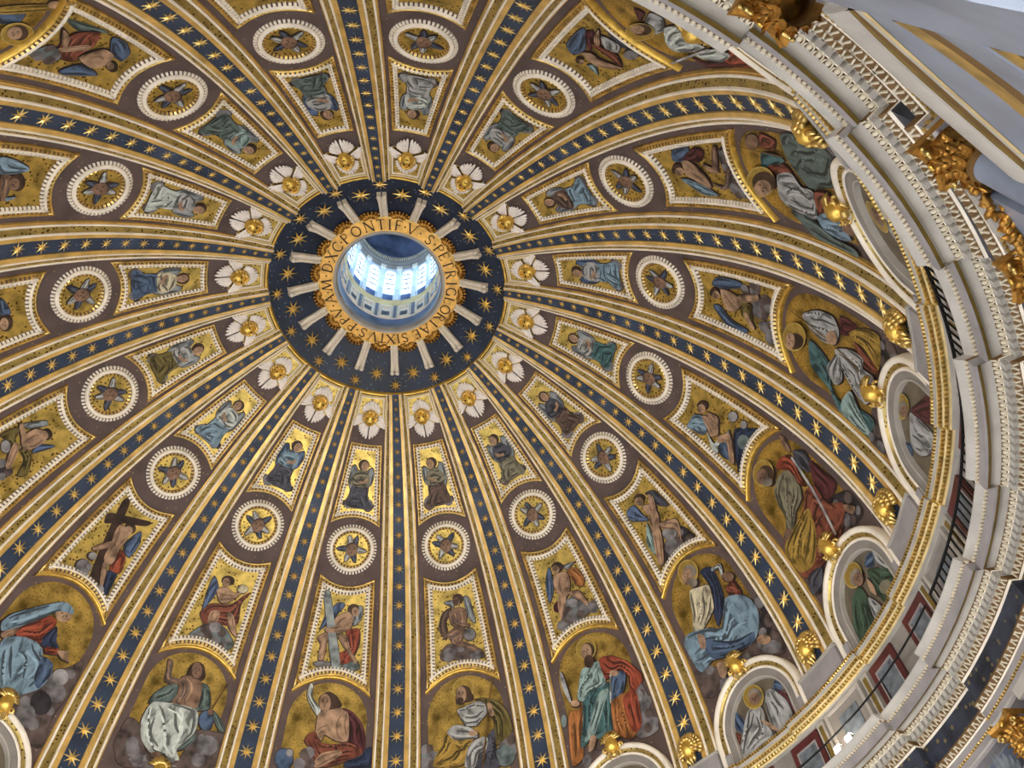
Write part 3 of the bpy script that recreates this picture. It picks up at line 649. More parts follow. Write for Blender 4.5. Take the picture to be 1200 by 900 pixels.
    ('drapery','cloth_olive','P',[(-1.29,11.37),(-1.04,12.4),(-0.59,11.8),(0.46,12.12),(1.19,11.47),(0.95,11.05),(0.47,11.74),(-0.4,11.78)]),
    ('wing','wing_grey','P',[(-1.09,12.6),(-0.61,13.56),(-0.35,13.52),(-0.73,12.7)]),
    ('wing','wing_blue','P',[(0.28,12.7),(0.84,13.31),(0.44,12.23)]),
    ('torso','flesh','P',[(-0.54,12.14),(-0.54,12.96),(0.19,13.41),(0.3,12.59),(0.08,11.97)]),
    ('leg','flesh','P',[(0.14,10.81),(-0.57,11.69),(-0.19,11.8),(0.39,10.94)]),
    ('arm','flesh','P',[(-1.18,12.33),(-1.13,12.54),(-0.39,12.33),(-0.44,12.13)]),
    ('hair','hair','E',((0.07,13.31),(0.14,0.19),(0.24,-0.14))),
    ('face','flesh','E',((-0.02,13.15),(0.1,0.13),(0.16,-0.09))),
  ],
  'pope3': [
    ('sky','cloth_blue','P',[(1.3,0.97),(1.67,0.55),(1.57,0.13),(1.03,0.66)]),
    ('sky','cloth_blue','P',[(-1.38,1.04),(-1.02,0.24),(-1.38,-0.09),(-1.84,0.61)]),
    ('mitre','cloud_teal','P',[(1.68,0.48),(2.31,-0.54),(2.11,-0.64),(1.49,0.15)]),
    ('book','cloth_rust','P',[(-1.95,0.26),(-1.5,-0.16),(-1.82,-0.51),(-2.14,-0.19)]),
    ('alb','cloth_greywhite','P',[(-0.71,0.62),(0.07,0.39),(0.08,-0.46),(0.3,-1.4),(-0.57,-1.26),(-1.89,-1.27),(-1.64,-0.48)]),
    ('cope','cloth_darkred','P',[(1.27,0.42),(2.19,-0.73),(2.34,-1.24),(1.39,-1.32),(1.53,-0.61)]),
    ('cope','cloth_greywhite','P',[(0.64,0.79),(1.03,0.66),(1.51,-0.32),(1.44,-1.22),(0.6,-1.33),(0.24,-0.84),(0.31,0.16)]),
    ('hand','flesh','P',[(-0.2,-0.14),(0.26,-0.64),(0.52,-1.15),(0.15,-0.84)]),
    ('halo','halo','E',((-0.08,0.99),(0.52,-0.36),(-0.26,-0.5))),
    ('hair','hair_grey','E',((0.02,0.99),(0.35,-0.24),(-0.16,-0.31))),
    ('face','flesh_dark','E',((-0.05,0.86),(0.23,-0.15),(-0.11,-0.21))),
  ],
  'pope4': [
    ('sky','cloth_blue','P',[(1.01,1.09),(1.38,0.79),(0.99,0.41),(0.55,0.87)]),
    ('mitre','cloth_greywhite','P',[(1.49,0.87),(1.73,-0.55),(1.16,0.33)]),
    ('book','cloth_rust','P',[(-2.14,-0.21),(-1.68,-0.52),(-1.92,-0.95)]),
    ('cope','cloth_green','P',[(-0.94,0.59),(-0.24,0.48),(-0.23,-0.29),(-0.53,-0.74),(-0.62,-1.2),(-2.01,-1.22),(-1.57,-0.16)]),
    ('cope','cloth_green','P',[(0.6,0.62),(1.54,-0.26),(1.81,-0.91),(1.01,-1.12),(0.41,-0.91),(0.46,-0.11)]),
    ('alb','cloth_greywhite','P',[(-0.13,-0.2),(0.22,-1.08),(-0.44,-1.1),(-0.34,-0.55)]),
    ('sleeve','cloth_greyolive','E',((1.01,-0.76),(0.33,-0.34),(-0.22,-0.18))),
    ('hand','flesh','P',[(0.34,0.39),(0.46,-0.11),(0.32,-0.54),(0.15,-0.09)]),
    ('halo','halo','E',((-0.19,1.11),(0.44,-0.44),(-0.41,-0.36))),
    ('hair','hair_grey','E',((-0.1,0.89),(0.3,-0.3),(-0.28,-0.24))),
    ('face','flesh_dark','E',((-0.05,0.74),(0.2,-0.21),(-0.18,-0.17))),
  ],
  'pope5': [
    ('mitre','cloth_white','P',[(1.88,0.49),(1.77,-0.5),(1.47,-0.2)]),
    ('sky','cloth_blue','P',[(-1.54,1.03),(-1.21,0.57),(-1.65,0.36),(-1.91,0.88)]),
    ('alb','cloth_greywhite','P',[(-0.02,0.88),(0.15,0.28),(0.11,-0.8),(-0.55,-0.83),(-1.23,-0.18),(-1.21,0.57)]),
    ('cope','cloth_darkred','P',[(0.19,0.82),(1.72,-0.5),(1.14,-0.86),(0.51,-0.74),(0.15,0.28)]),
    ('halo','halo','E',((-0.1,1.45),(0.36,-0.55),(-0.56,-0.07))),
    ('hair','hair_grey','E',((-0.08,1.32),(0.21,-0.32),(-0.32,-0.04))),
    ('face','flesh_dark','E',((-0.13,1.18),(0.15,-0.22),(-0.21,-0.03))),
  ],
}

# ------------------------------------------------------------------ dome shell
def struct(name, geo, m, smooth=True, uv=None):
    V, F = geo[0], geo[1]
    me = mesh(name, V, F, m, (0,0,0), geo[2] if len(geo) > 2 else uv, None, smooth)
    o = bpy.data.objects.new(name, me); COL.objects.link(o); o.rotation_euler = (0, 0, -PH0); o['kind'] = 'structure'
    BASES[o.name] = Vector((0,0,0))
    return o
U_ALL = [i*16/160 for i in range(161)]
ceiling = struct('ceiling', strip([[D(u, s) for u in U_ALL] for s in [-1.5, -.7]+[i*27.05/44 for i in range(45)]]), 'stucco')

# ------------------------------------------------------------------ ribs with gilt stars
def rib_half(s):
    r = rad(s)
    return SEC*r*(.168+(.217-.168)*(19.7-r)/(19.7-8.9)) if r < 19.7 else SEC*r*.168*(1-.02*(r-19.7))
RS = [-.5+i*27.5/56 for i in range(57)]
def rib_strip(prof, side=1):
    return strip([[DX(side*f*rib_half(s), s, h) for s in RS] for f, h in prof])
RIB = [('blue_field', 'blue_field', 0, [(-.33,.34), (-.11,.34), (.11,.34), (.33,.34)]),
       ('amber_band', 'amber_band', 2, [(.33,.34), (.335,.41), (.53,.41)]),
       ('white_roll', 'white_stucco', 2, [(.53,.41), (.535,.45), (.55,.47), (.585,.465), (.605,.43), (.61,.36)]),
       ('ornament_band', 'olive_ornament', 2, [(.61,.36), (.72,.27), (.84,.20)]),
       ('cream_lip', 'white_stucco', 2, [(.84,.20), (.845,.25), (.88,.265), (.92,.25), (.93,.2)]),
       ('amber_edge', 'amber_band', 2, [(.93,.2), (.935,.14), (.985,.13), (1.0,-.02)])]
def star_mesh(name, n, mats, r1=1.0, r0=.3, h=.16):
    V = [Vector((0,0,h))]+[Vector(((r1 if i % 2 == 0 else r0)*sin(pi*i/n), (r1 if i % 2 == 0 else r0)*cos(pi*i/n), .0 if i % 2 else .05)) for i in range(2*n)]
    V += [Vector((v.x, v.y, -.06)) for v in V[1:]]
    F = [(0, 1+(i+1) % (2*n), 1+i) for i in range(2*n)]+[(1+i, 1+(i+1) % (2*n), 1+2*n+(i+1) % (2*n), 1+2*n+i) for i in range(2*n)]
    return mesh(name, V, F, mats)
STAR = star_mesh('star', 8, 'gilt_star')
rng = random.Random(4)
STAR_S = []
s_ = 26.65
while s_ > .4:
    STAR_S.append(s_); s_ -= .18+.0585*rad(s_)-.0*s_
for k in range(16):
    root = empty('dome_rib', k+.5, DX(0, 0, .3), 'blue star-studded rib between the %s and the %s' % (nick(k), nick(k+1)), 'rib', 'star-studded ribs of the dome')
    for nm, m, two, prof in RIB:
        for sd in ((1, -1) if two else (1,)):
            pp = part(nm, lambda: rib_strip(prof, sd), m, root, ('rib', nm, sd), smooth=nm in ('white_roll', 'cream_lip'))
            if nm == 'blue_field': field = pp
    for s in STAR_S:
        o, ex, es, en = frame(0, s, .36)
        put('star', STAR, root, o, (ex, es, en), .0195*rad(s)+.02).parent = field

# ------------------------------------------------------------------ framed panels
def outline(st, sb, ut, ub, sag_t, sag_b, n=10):
    """closed loop of (x, s): top edge, right side, bottom edge, left side"""
    P = []
    xt = ut*SEC*rad(st); xb = ub*SEC*rad(sb)
    for i in range(n): f = i/n; P.append((-xt+2*xt*f, st-sag_t*(1-(2*f-1)**2)))
    for i in range(n):
        f = i/n; s = st+(sb-st)*f; P.append(((ut+(ub-ut)*f)*SEC*rad(s), s))
    for i in range(n): f = i/n; P.append((xb-2*xb*f, sb+sag_b*(1-(2*f-1)**2)))
    for i in range(n):
        f = i/n; s = sb+(st-sb)*f; P.append((-(ub+(ut-ub)*f)*SEC*rad(s), s))
    return P
def inset(P, d):
    n = len(P); R = []
    for i in range(n):
        a, b, c = P[i-1], P[i], P[(i+1) % n]
        e1 = (b[0]-a[0], b[1]-a[1]); e2 = (c[0]-b[0], c[1]-b[1])
        l1 = sqrt(e1[0]**2+e1[1]**2); l2 = sqrt(e2[0]**2+e2[1]**2)
        n1 = (e1[1]/l1, -e1[0]/l1); n2 = (e2[1]/l2, -e2[0]/l2)
        mx, my = n1[0]+n2[0], n1[1]+n2[1]; k = 1+n1[0]*n2[0]+n1[1]*n2[1]
        k = max(k, .5)
        R.append((b[0]+mx/k*d, b[1]+my/k*d))
    return R
def loop3(P, h): return [DX(x, s, h) for x, s in P]
def frame_strip(P, prof):
    rows = [loop3(inset(P, d), h) for d, h in prof]
    rows = [r+[r[0]] for r in rows]
    return strip(rows)
def grid_fill(P, h, nx=6, ny=10):
    """flat mosaic ground: polygon cut along a grid so that it follows the dome"""
    return patch_geo(P, h, .45)
import bmesh
def patch_geo(P, h, step=.45):
    bm = bmesh.new()
    vs = [bm.verts.new((x, s, 0)) for x, s in P]
    bm.faces.new(vs)
    xs = [p[0] for p in P]; ss = [p[1] for p in P]
    for ax, lo, hi in ((0, min(xs), max(xs)), (1, min(ss), max(ss))):
        n = int((hi-lo)/step)
        for i in range(1, n+1):
            q = lo+(hi-lo)*i/(n+1)
            co = (q, 0, 0) if ax == 0 else (0, q, 0); no = (1, 0, 0) if ax == 0 else (0, 1, 0)
            bmesh.ops.bisect_plane(bm, geom=bm.verts[:]+bm.edges[:]+bm.faces[:], plane_co=co, plane_no=no, dist=1e-5)
    bmesh.ops.triangulate(bm, faces=bm.faces[:])
    bm.verts.index_update()
    V = [DX(v.co.x, v.co.y, h) for v in bm.verts]; U = [(v.co.x, v.co.y) for v in bm.verts]
    F = []
    for f in bm.faces:
        idx = [v.index for v in f.verts]
        a, b, c = (bm.verts[0].co,)*3 if False else (f.verts[0].co, f.verts[1].co, f.verts[2].co)
        if (b.x-a.x)*(c.y-a.y)-(b.y-a.y)*(c.x-a.x) < 0: idx.reverse()
        F.append(tuple(idx))
    bm.free()
    return V, F, U
def smooth_poly(P, n=4):
    """Catmull-Rom through a closed polygon"""
    R = []; m = len(P)
    for i in range(m):
        p0, p1, p2, p3 = P[i-1], P[i], P[(i+1) % m], P[(i+2) % m]
        for j in range(n):
            t = j/n
            q = []
            for c in (0, 1):
                m1 = (p2[c]-p0[c])*.36; m2 = (p3[c]-p1[c])*.36
                q.append((2*t**3-3*t*t+1)*p1[c]+(t**3-2*t*t+t)*m1+(-2*t**3+3*t*t)*p2[c]+(t**3-t*t)*m2)
            R.append(tuple(q))
    return R
def stroke_poly(pts, w, taper=True):
    L = []; R = []
    n = len(pts)
    for i, (x, y) in enumerate(pts):
        a = pts[max(0, i-1)]; b = pts[min(n-1, i+1)]
        dx, dy = b[0]-a[0], b[1]-a[1]; l = sqrt(dx*dx+dy*dy) or 1
        ww = w*.5*((.25+.75*sin(pi*(i+.5)/n)) if taper else 1)
        L.append((x-dy/l*ww, y+dx/l*ww)); R.append((x+dy/l*ww, y-dx/l*ww))
    return L+R[::-1]
def folds(P, rnd):
    """drawn folds that follow the length of a drapery outline: list of (stroke polygon, tone)"""
    n = len(P); cx = sum(p[0] for p in P)/n; cy = sum(p[1] for p in P)/n
    sxx = sum((p[0]-cx)**2 for p in P); syy = sum((p[1]-cy)**2 for p in P); sxy = sum((p[0]-cx)*(p[1]-cy) for p in P)
    th = .5*atan2(2*sxy, sxx-syy); c, s = cos(th), sin(th)
    Q = [((x-cx)*c+(y-cy)*s, -(x-cx)*s+(y-cy)*c) for x, y in P]
    lo = min(q[0] for q in Q); hi = max(q[0] for q in Q)
    wid = max(q[1] for q in Q)-min(q[1] for q in Q)
    if wid < .25 or hi-lo < .35: return []
    out = []
    m = max(3, min(9, int(wid/.2)))
    for k in range(m):
        f0 = (k+.6)/(m+.2)+rnd.uniform(-.04, .04); a0 = rnd.uniform(.06, .32); a1 = rnd.uniform(.6, .95); pts = []
        bend = rnd.uniform(-.14, .14)
        for i in range(8):
            t = lo+(hi-lo)*(a0+(a1-a0)*i/7)
            X = []
            for j in range(n):
                q, r = Q[j], Q[(j+1) % n]
                if (q[0]-t)*(r[0]-t) < 0: X.append(q[1]+(r[1]-q[1])*(t-q[0])/(r[0]-q[0]))
            X.sort()
            best = None
            for j in range(0, len(X)-1, 2):
                if best is None or X[j+1]-X[j] > best[1]-best[0]: best = (X[j], X[j+1])
            if best is None: continue
            f = min(.93, max(.07, f0+bend*sin(pi*i/7)))
            y = best[0]+(best[1]-best[0])*f
            pts.append((cx+t*c-y*s, cy+t*s+y*c))
        if len(pts) >= 4: out.append((stroke_poly(pts, min(.16, wid/m*.55)), 1 if k % 2 == 0 else 2))
    return out
def ellipse(c, a, b, n=16): return [(c[0]+a[0]*cos(2*pi*i/n)+b[0]*sin(2*pi*i/n), c[1]+a[1]*cos(2*pi*i/n)+b[1]*sin(2*pi*i/n)) for i in range(n)]
NOTONE = ('cloth_', 'wing_')
def clipP(P, lim):
    if not lim: return P
    xm, s0, s1 = lim
    return [(max(-xm(s), min(xm(s), x)), max(s0, min(s1, s))) for x, s in P]
def add_figure(root, items, h0, seed, lim=None):
    rnd = random.Random(seed); h = h0+.008; under = []
    for nm, m, kind, data in items:
        h += .011
        if kind == 'P': P = smooth_poly(data)
        elif kind == 'E':
            P = ellipse(*data) if nm != 'face' else ellipse(data[0], tuple(v*1.2 for v in data[1]), tuple(v*1.2 for v in data[2]))
        else: P = stroke_poly([(data[1][i][0]+(data[1][i+1][0]-data[1][i][0])*j/3, data[1][i][1]+(data[1][i+1][1]-data[1][i][1])*j/3) for i in range(len(data[1])-1) for j in range(3)]+[data[1][-1]], data[0], False)
        P = clipP(P, lim)
        geos = [patch_geo(P, h)]; mi = [0]*len(geos[0][1]); mats = [m]
        if kind != 'S' and nm not in ('halo', 'face', 'sky', 'shade'):
            ar = sum(P[i-1][0]*P[i][1]-P[i][0]*P[i-1][1] for i in range(len(P)))
            under.append(patch_geo(clipP(inset(P, .045 if ar > 0 else -.045), lim), h0+.004, 1.2))
        def extra(poly, slot, dh=.004):
            g = patch_geo(clipP(poly, lim), h+dh, 2.0); geos.append(g); mi.extend([slot]*len(g[1]))
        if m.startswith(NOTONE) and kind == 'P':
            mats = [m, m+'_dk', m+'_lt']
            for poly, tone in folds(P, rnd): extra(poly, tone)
        elif nm == 'face':
            (c, a, b) = data; rx = max(abs(a[0]), abs(b[0]))*1.15; ry = max(abs(a[1]), abs(b[1])); mats = [m, 'eye_dark']
            for sx in (-1, 1):
                extra(ellipse((c[0]+sx*.38*rx, c[1]+.12*ry), (.17*rx, 0), (0, .09*ry), 8), 1)
                extra(ellipse((c[0]+sx*.38*rx, c[1]+.34*ry), (.24*rx, 0), (0, .05*ry), 8), 1)
            extra(ellipse((c[0]+.06*rx, c[1]-.14*ry), (.07*rx, 0), (0, .24*ry), 8), 1)
            extra(ellipse((c[0], c[1]-.52*ry), (.26*rx, 0), (0, .06*ry), 8), 1)
        elif nm == 'halo':
            (c, a, b) = data; mats = [m, 'halo_line']
            for sc in (1.0,):
                O = ellipse(c, a, b, 28); I = ellipse(c, (a[0]*.92, a[1]*.92), (b[0]*.92, b[1]*.92), 28)
                n = len(O); V = [DX(x, s, h+.006) for x, s in clipP(O+I, lim)]
                geos.append((V, [(i, (i+1) % n, n+(i+1) % n, n+i) for i in range(n)], clipP(O+I, lim))); mi += [1]*n
        elif m.startswith('cloud_') and kind == 'P':
            mats = [m, 'cloud_mid', 'cloud_brown']
            cx = sum(p[0] for p in data)/len(data); cy = sum(p[1] for p in data)/len(data)
            for j, p in enumerate(data):
                q = (p[0]+(cx-p[0])*.35, p[1]+(cy-p[1])*.35); rr = .2+.16*rnd.random()
                extra(ellipse(q, (rr, 0), (0, rr), 10), 1+j % 2)
        elif m in ('flesh', 'flesh_dark') and kind == 'P' and nm in ('torso', 'leg', 'thigh', 'arm'):
            mats = [m, 'flesh_dark' if m == 'flesh' else 'cloud_brown', 'flesh']
            for poly, tone in folds(P, rnd)[:4]: extra(poly, tone, .003)
        po = part(nm, join(*geos), mats, root, mi=mi, parent=last if nm == 'beard' else None)
        if nm == 'face': last = po
    if under: part('painted_outline', join(*under), 'outline_brown', root)

# upper mosaics: one kneeling angel, mirrored and recoloured from bay to bay
KNEEL = [('shade','cloud_dark','P',[(-.95,.05),(-.9,.4),(.9,.35),(.98,.05)]),
 ('wing','W','P',[(-.2,2.1),(-.5,2.65),(-.72,2.45),(-.8,1.7),(-.62,1.15),(-.3,1.5)]),('wing','W','P',[(.22,2.2),(.55,2.6),(.72,2.2),(.66,1.6),(.4,1.35)]),
 ('skirt','S','P',[(-.5,1.45),(-.62,.8),(-.8,.2),(-.7,.02),(.2,0),(.85,.02),(.8,.3),(.5,.75),(.42,1.4)]),
 ('knee','S','P',[(-.1,.9),(.35,.85),(.62,.45),(.6,.08),(.2,.06),(0,.4)]),
 ('bodice','T','P',[(-.48,1.35),(-.6,1.85),(-.35,2.3),(.2,2.38),(.5,2.0),(.46,1.35)]),
 ('sleeve','T','P',[(-.62,1.95),(-.66,1.45),(-.3,1.3),(.1,1.5),(.12,1.68),(-.25,1.7)]),
 ('arm','flesh','P',[(-.1,1.52),(.28,1.6),(.4,1.85),(.28,1.9),(.1,1.72),(-.12,1.68)]),
 ('hair','hair','E',((.02,2.72),(.3,0),(0,.32))),('face','flesh','E',((.09,2.66),(.19,0),(0,.26)))]
UPC = {0:('slate','greyolive','grey',1),1:('brown','greyolive','grey',-1),2:('greyolive','slate','grey',-1),3:('brown','slate','grey',1),4:('teal','greywhite','grey',1),5:('paleblue','greywhite','blue',-1),
       6:('paleblue','brown','grey',1),7:('greygreen','greywhite','grey',-1),8:('greywhite','white','grey',1),9:('greygreen','greywhite','blue',-1),10:('greygreen','paleteal','grey',1),
       11:('white','greywhite','grey',1),12:('blue','cream','grey',-1),13:('olive','greywhite','grey',1),14:('paleblue','white','grey',-1),15:('slate','paleblue','blue',1)}
NAMEC = dict(slate='slate', brown='brown', greyolive='drab', teal='teal', paleblue='pale blue', greygreen='grey-green', greywhite='pale grey', white='silver white', blue='blue', olive='olive')
UP = outline(23.68, 18.5, .25, .277, .02, .55)
LO = outline(15.35, 8.55, .267, .284, .55, 1.0)
ARCH_H = 2.2
def frame_parts(root, P, key, w, sag_arc=None):
    fr = part('frame', lambda: frame_strip(P, [(0,-.02),(0,.10*w),(.05*w,.15*w),(.10*w,.12*w),(.12*w,.06*w)]), 'gilt', root, (key,'ge'), smooth=True)
    part('tooth_moulding', lambda: frame_strip(P, [(.12*w,.06*w),(.17*w,.12*w),(.25*w,.15*w)]), 'teeth_gold', root, (key,'tm'), parent=fr)
    part('white_moulding', lambda: frame_strip(P, [(.25*w,.15*w),(.265*w,.2*w),(.31*w,.21*w),(.35*w,.18*w),(.36*w,.12*w)]), 'white_stucco', root, (key,'wm'), smooth=True, parent=fr)
    part('bead_moulding', lambda: frame_strip(P, [(.36*w,.12*w),(.42*w,.07*w),(.48*w,.02)]), 'teeth_white', root, (key,'bm'), parent=fr)
    part('gold_ground', lambda: patch_geo(inset(P, .46*w), .022), 'gold_ground', root, (key,'gg'))
def lim_panel(st, sb, ut, ub, m):
    return (lambda s: (ut+(ub-ut)*(st-s)/(st-sb))*SEC*rad(s)-m, sb, st)
GENLOW = [('cloud','cloud_mid','P',[(-1.0,.2),(-.6,.9),(0,1.0),(.7,.8),(1.0,.3),(.3,.1),(-.4,.3)]),
 ('wing','wing_blue','P',[(-.2,2.9),(-.7,3.6),(-1.05,3.0),(-.95,2.2),(-.4,2.3)]),('wing','wing_blue','P',[(.3,2.9),(.7,3.5),(1.0,2.9),(.8,2.2),(.4,2.4)]),
 ('drapery','cloth_blue','P',[(-.6,2.1),(-.8,1.2),(-.2,.8),(.5,1.0),(.8,1.6),(.4,2.2)]),('leg','flesh','P',[(-.4,1.6),(0,1.7),(.1,.8),(-.1,.5),(-.3,.9)]),
 ('torso','flesh','P',[(-.45,2.0),(-.5,2.7),(-.2,3.1),(.3,3.1),(.5,2.6),(.4,2.0)]),('arm','flesh','P',[(.3,2.9),(.55,2.7),(.6,2.2),(.2,2.1),(.2,2.3),(.4,2.4)]),
 ('hair','hair','E',((0,3.5),(.34,0),(0,.36))),('face','flesh','E',((.05,3.42),(.22,0),(0,.28)))]
LOWTXT = {0:'angel clasping a grey column with red drapery',1:'brown nude angel seated on rocks',2:'angel in an orange cape astride grey rocks',3:'standing angel with a slate cape and pale cloud',
          4:'seated angel with pale blue wing and white cloth',5:'angel with deep blue wings and olive cloth',6:'angel with dark red drapery and blue wing',7:'reclining angel in dark red and rust',
          10:'angel in rust drapery with a blue wing',11:'dark-haired angel with a broad pale blue wing',12:'angel with a narrow blue wing',13:'crouching angel in olive drapery',
          14:'angel beside a dark wooden cross',15:'angel in rust drapery on a teal cloud',8:'angel in blue drapery, bay of the pale grey angel',9:'angel in blue drapery, bay of the teal-grey angel'}
for k in range(16):
    S, T, W, mir = UPC[k]
    root = empty('angel_mosaic', k, DX(0, 18.6, 0), ('small framed mosaic of a kneeling angel in %s, bay of the %s' % (NAMEC.get(S, S), nick(k))) if not 8 <= k <= 13 else 'small framed mosaic of a kneeling %s' % nick(k), 'mosaic', 'small kneeling angel mosaics')
    frame_parts(root, UP, 'up', .76)
    items = []
    for nm, m, kd, d in KNEEL:
        m = {'S':'cloth_'+S, 'T':'cloth_'+T, 'W':'wing_'+W}.get(m, m)
        if kd == 'P': d = [(x*mir, y+19.62) for x, y in d]
        else: d = ((d[0][0]*mir, d[0][1]+19.62), d[1], d[2])
        items.append((nm, m, kd, d))
    add_figure(root, items, .024, 100+k, lim_panel(23.68, 18.5, .25, .277, .4))
    root = empty('instrument_angel_mosaic', k, DX(0, 8.7, 0), 'large framed mosaic of an %s' % LOWTXT[k] if LOWTXT[k][0] == 'a' else 'large framed mosaic of a %s' % LOWTXT[k], 'mosaic', 'large framed angel mosaics')
    frame_parts(root, LO, 'lo', 1.06)
    def arch_roll():
        n = 24; rows = []
        for d, h in [(.03,.06),(.02,.2),(-.06,.26),(-.13,.2),(-.15,-.02)]:
            row = []
            for i in range(n+1):
                f = i/n; x = (2*f-1)*.292*SEC*rad(8.55); row.append(DX(x, 8.5+1.0*(1-(2*f-1)**2)+d, h))
            rows.append(row)
        return strip(rows)
    part('gilt_arch_roll', arch_roll, 'gilt_bright', root, 'archroll', smooth=True)
    fg = FIG.get('low%d' % k)
    if k in (8, 9, 11, 12):
        gl = [(nm, m, kd, [(x, y+9.7) for x, y in d] if kd == 'P' else ((d[0][0], d[0][1]+9.7), d[1], d[2])) for nm, m, kd, d in (GENLOW if not fg else GENLOW[:1]+GENLOW[3:5])]
        fg = gl+(fg or [])
    add_figure(root, fg, .024, 200+k, lim_panel(15.35, 8.9, .267, .284, .5))

# ------------------------------------------------------------------ medallions
def ring(sc, prof, n=40):
    rows = [[DX(R*sin(2*pi*i/n), sc+R*cos(2*pi*i/n), h) for i in range(n+1)] for R, h in prof]
    return strip(rows)
MED = 17.05
def petal(cx, cy, ang, l, w):
    pts = [(0,-w*.3),(l*.35,-w*.55),(l*.8,-w*.35),(l,.0),(l*.75,w*.35),(l*.3,w*.5),(0,w*.3)]
    return [(cx+x*cos(ang)-y*sin(ang), cy+x*sin(ang)+y*cos(ang)) for x, y in pts]
for k in range(16):
    root = empty('cherub_medallion', k, DX(0, MED-1.4, 0), 'round white-ringed medallion of a winged cherub face, bay of the %s' % nick(k), 'medallion', 'round cherub medallions')
    wr = part('white_ring', lambda: ring(MED, [(1.36,.1),(1.34,.18),(1.26,.22),(1.18,.19),(1.15,.12)]), 'white_stucco', root, 'md2', smooth=True)
    part('bead_ring', lambda: ring(MED, [(1.52,-.02),(1.51,.08),(1.45,.11),(1.37,.1)]), 'medallion_beads', root, 'md1', parent=wr)
    part('inner_bead_ring', lambda: ring(MED, [(1.14,.12),(1.08,.07),(1.0,.02)]), 'teeth_gold', root, 'md3', parent=wr)
    part('gold_ground', lambda: patch_geo([(1.03*cos(2*pi*i/28), MED+1.03*sin(2*pi*i/28)) for i in range(28)], .022), 'gold_ground', root, 'md4')
    rot = [0, .9, .4, 1.3, .2, -.5, .6, 1.1, -.3, .5, 1.4, .1, .8, -.7, .35, 1.0][k]
    items = []
    for j in range(6):
        a = rot+math.radians((62, 118, 8, 172, -58, -122)[j])
        items.append(('wing', ('wing_dusk', 'wing_pale')[(j//2+j+k) % 2], 'P', petal(.2*cos(a), MED+.2*sin(a), a+(.25 if j in (0, 3, 5) else -.25), (.68, .68, .72, .72, .62, .62)[j], .3)))
    items += [('hair', 'hair', 'E', ((0, MED+.04), (.36, 0), (0, .4))), ('face', 'flesh_dark', 'E', ((0, MED-.02), (.29, 0), (0, .34)))]
    add_figure(root, items, .026, 300+k)

# ------------------------------------------------------------------ gilded cherub heads with white wings at the crown
SER_S = 25.3
def sframe(x, y, n): return SO+SX*x+SY*y+SN*n
SO, SX, SY, SN = frame(0, SER_S, .06)
def feather_wing(cx, cy, ang, l, spread, n=6, mirror=1, lift=.12):
    """a fan of overlapping feathers, each a bevelled blade"""
    V = []; F = []
    for i in range(n):
        f = i/(n-1); a = ang+mirror*spread*(f-.5); ll = l*(1-.38*f)
        w = .085; dz = lift-.022*i
        d = Vector((cos(a), sin(a))); p = Vector((-sin(a), cos(a)))
        m = len(V); rows = [(.0,.5,.0),(.35,.9,.05),(.75,1.0,.07),(.93,.7,.05),(1.0,.0,.02)]
        for t, ww, hh in rows:
            for sgn in (-1, 0, 1):
                q = Vector((cx, cy))+d*(ll*t)+p*(sgn*w*ww)
                V.append(sframe(q.x, q.y, dz+hh+(.045 if sgn == 0 else 0)))
        for r in range(4):
            for c in range(2): F.append((m+r*3+c, m+r*3+c+1, m+r*3+c+4, m+r*3+c+3))
    return V, F
def seraph_face():
    def f(p):
        k = 1.0
        if p[2] > .3: k += .16*math.exp(-((p[0])**2+(p[1]+.05)**2)*40)+.05*math.exp(-((p[0])**2+(p[1]+.55)**2)*60)
        for sx in (-1, 1):
            k += -.08*math.exp(-((p[0]-sx*.36)**2+(p[1]-.16)**2)*50)*(p[2] > 0)+.05*math.exp(-((p[0]-sx*.45)**2+(p[1]+.25)**2)*22)*(p[2] > 0)
        return k
    return ball(sframe(0, 0, .3), SX*.35, SY*.45, SN*.36, 18, 14, f)
def seraph_hair():
    g = []
    for i in range(11):
        a = -.35+(pi+.7)*i/10; g.append(ball(sframe(.39*cos(a), .08+.44*sin(a), .3), SX*.12, SY*.11, SN*.13, 7, 5))
    for i in range(7):
        a = .2+(pi-.4)*i/6; g.append(ball(sframe(.27*cos(a), .14+.34*sin(a), .5), SX*.09, SY*.09, SN*.1, 7, 5))
    return join(*g)
UW = .257
def ser_ground():
    P = [(-UW*SEC*rad(26.62), 26.62), (UW*SEC*rad(26.62), 26.62), (UW*SEC*rad(24.8), 24.8), (-UW*SEC*rad(24.8), 24.8)]
    return patch_geo(P, .02)
def ser_frame(d0, d1, h):
    a, b = [(-(UW+.02)*SEC*rad(24.75)-.0, 24.75), (-(UW+.02)*SEC*rad(26.7), 26.7+.06), ((UW+.02)*SEC*rad(26.7), 26.76), ((UW+.02)*SEC*rad(24.75), 24.75)], None
    rows = []
    for d, hh in ((d0, h*.3), (d0, h), ((d0+d1)/2, h*1.2), (d1, h), (d1, .02)):
        rows.append([DX(a[0][0]+d, a[0][1], hh), DX(a[1][0]+d, a[1][1]-d, hh)]+[DX((a[1][0]+d)+(a[2][0]-d-a[1][0]-d)*i/4, a[1][1]-d, hh) for i in (1,2,3)]+[DX(a[2][0]-d, a[2][1]-d, hh), DX(a[3][0]-d, a[3][1], hh)])
    return strip(rows)
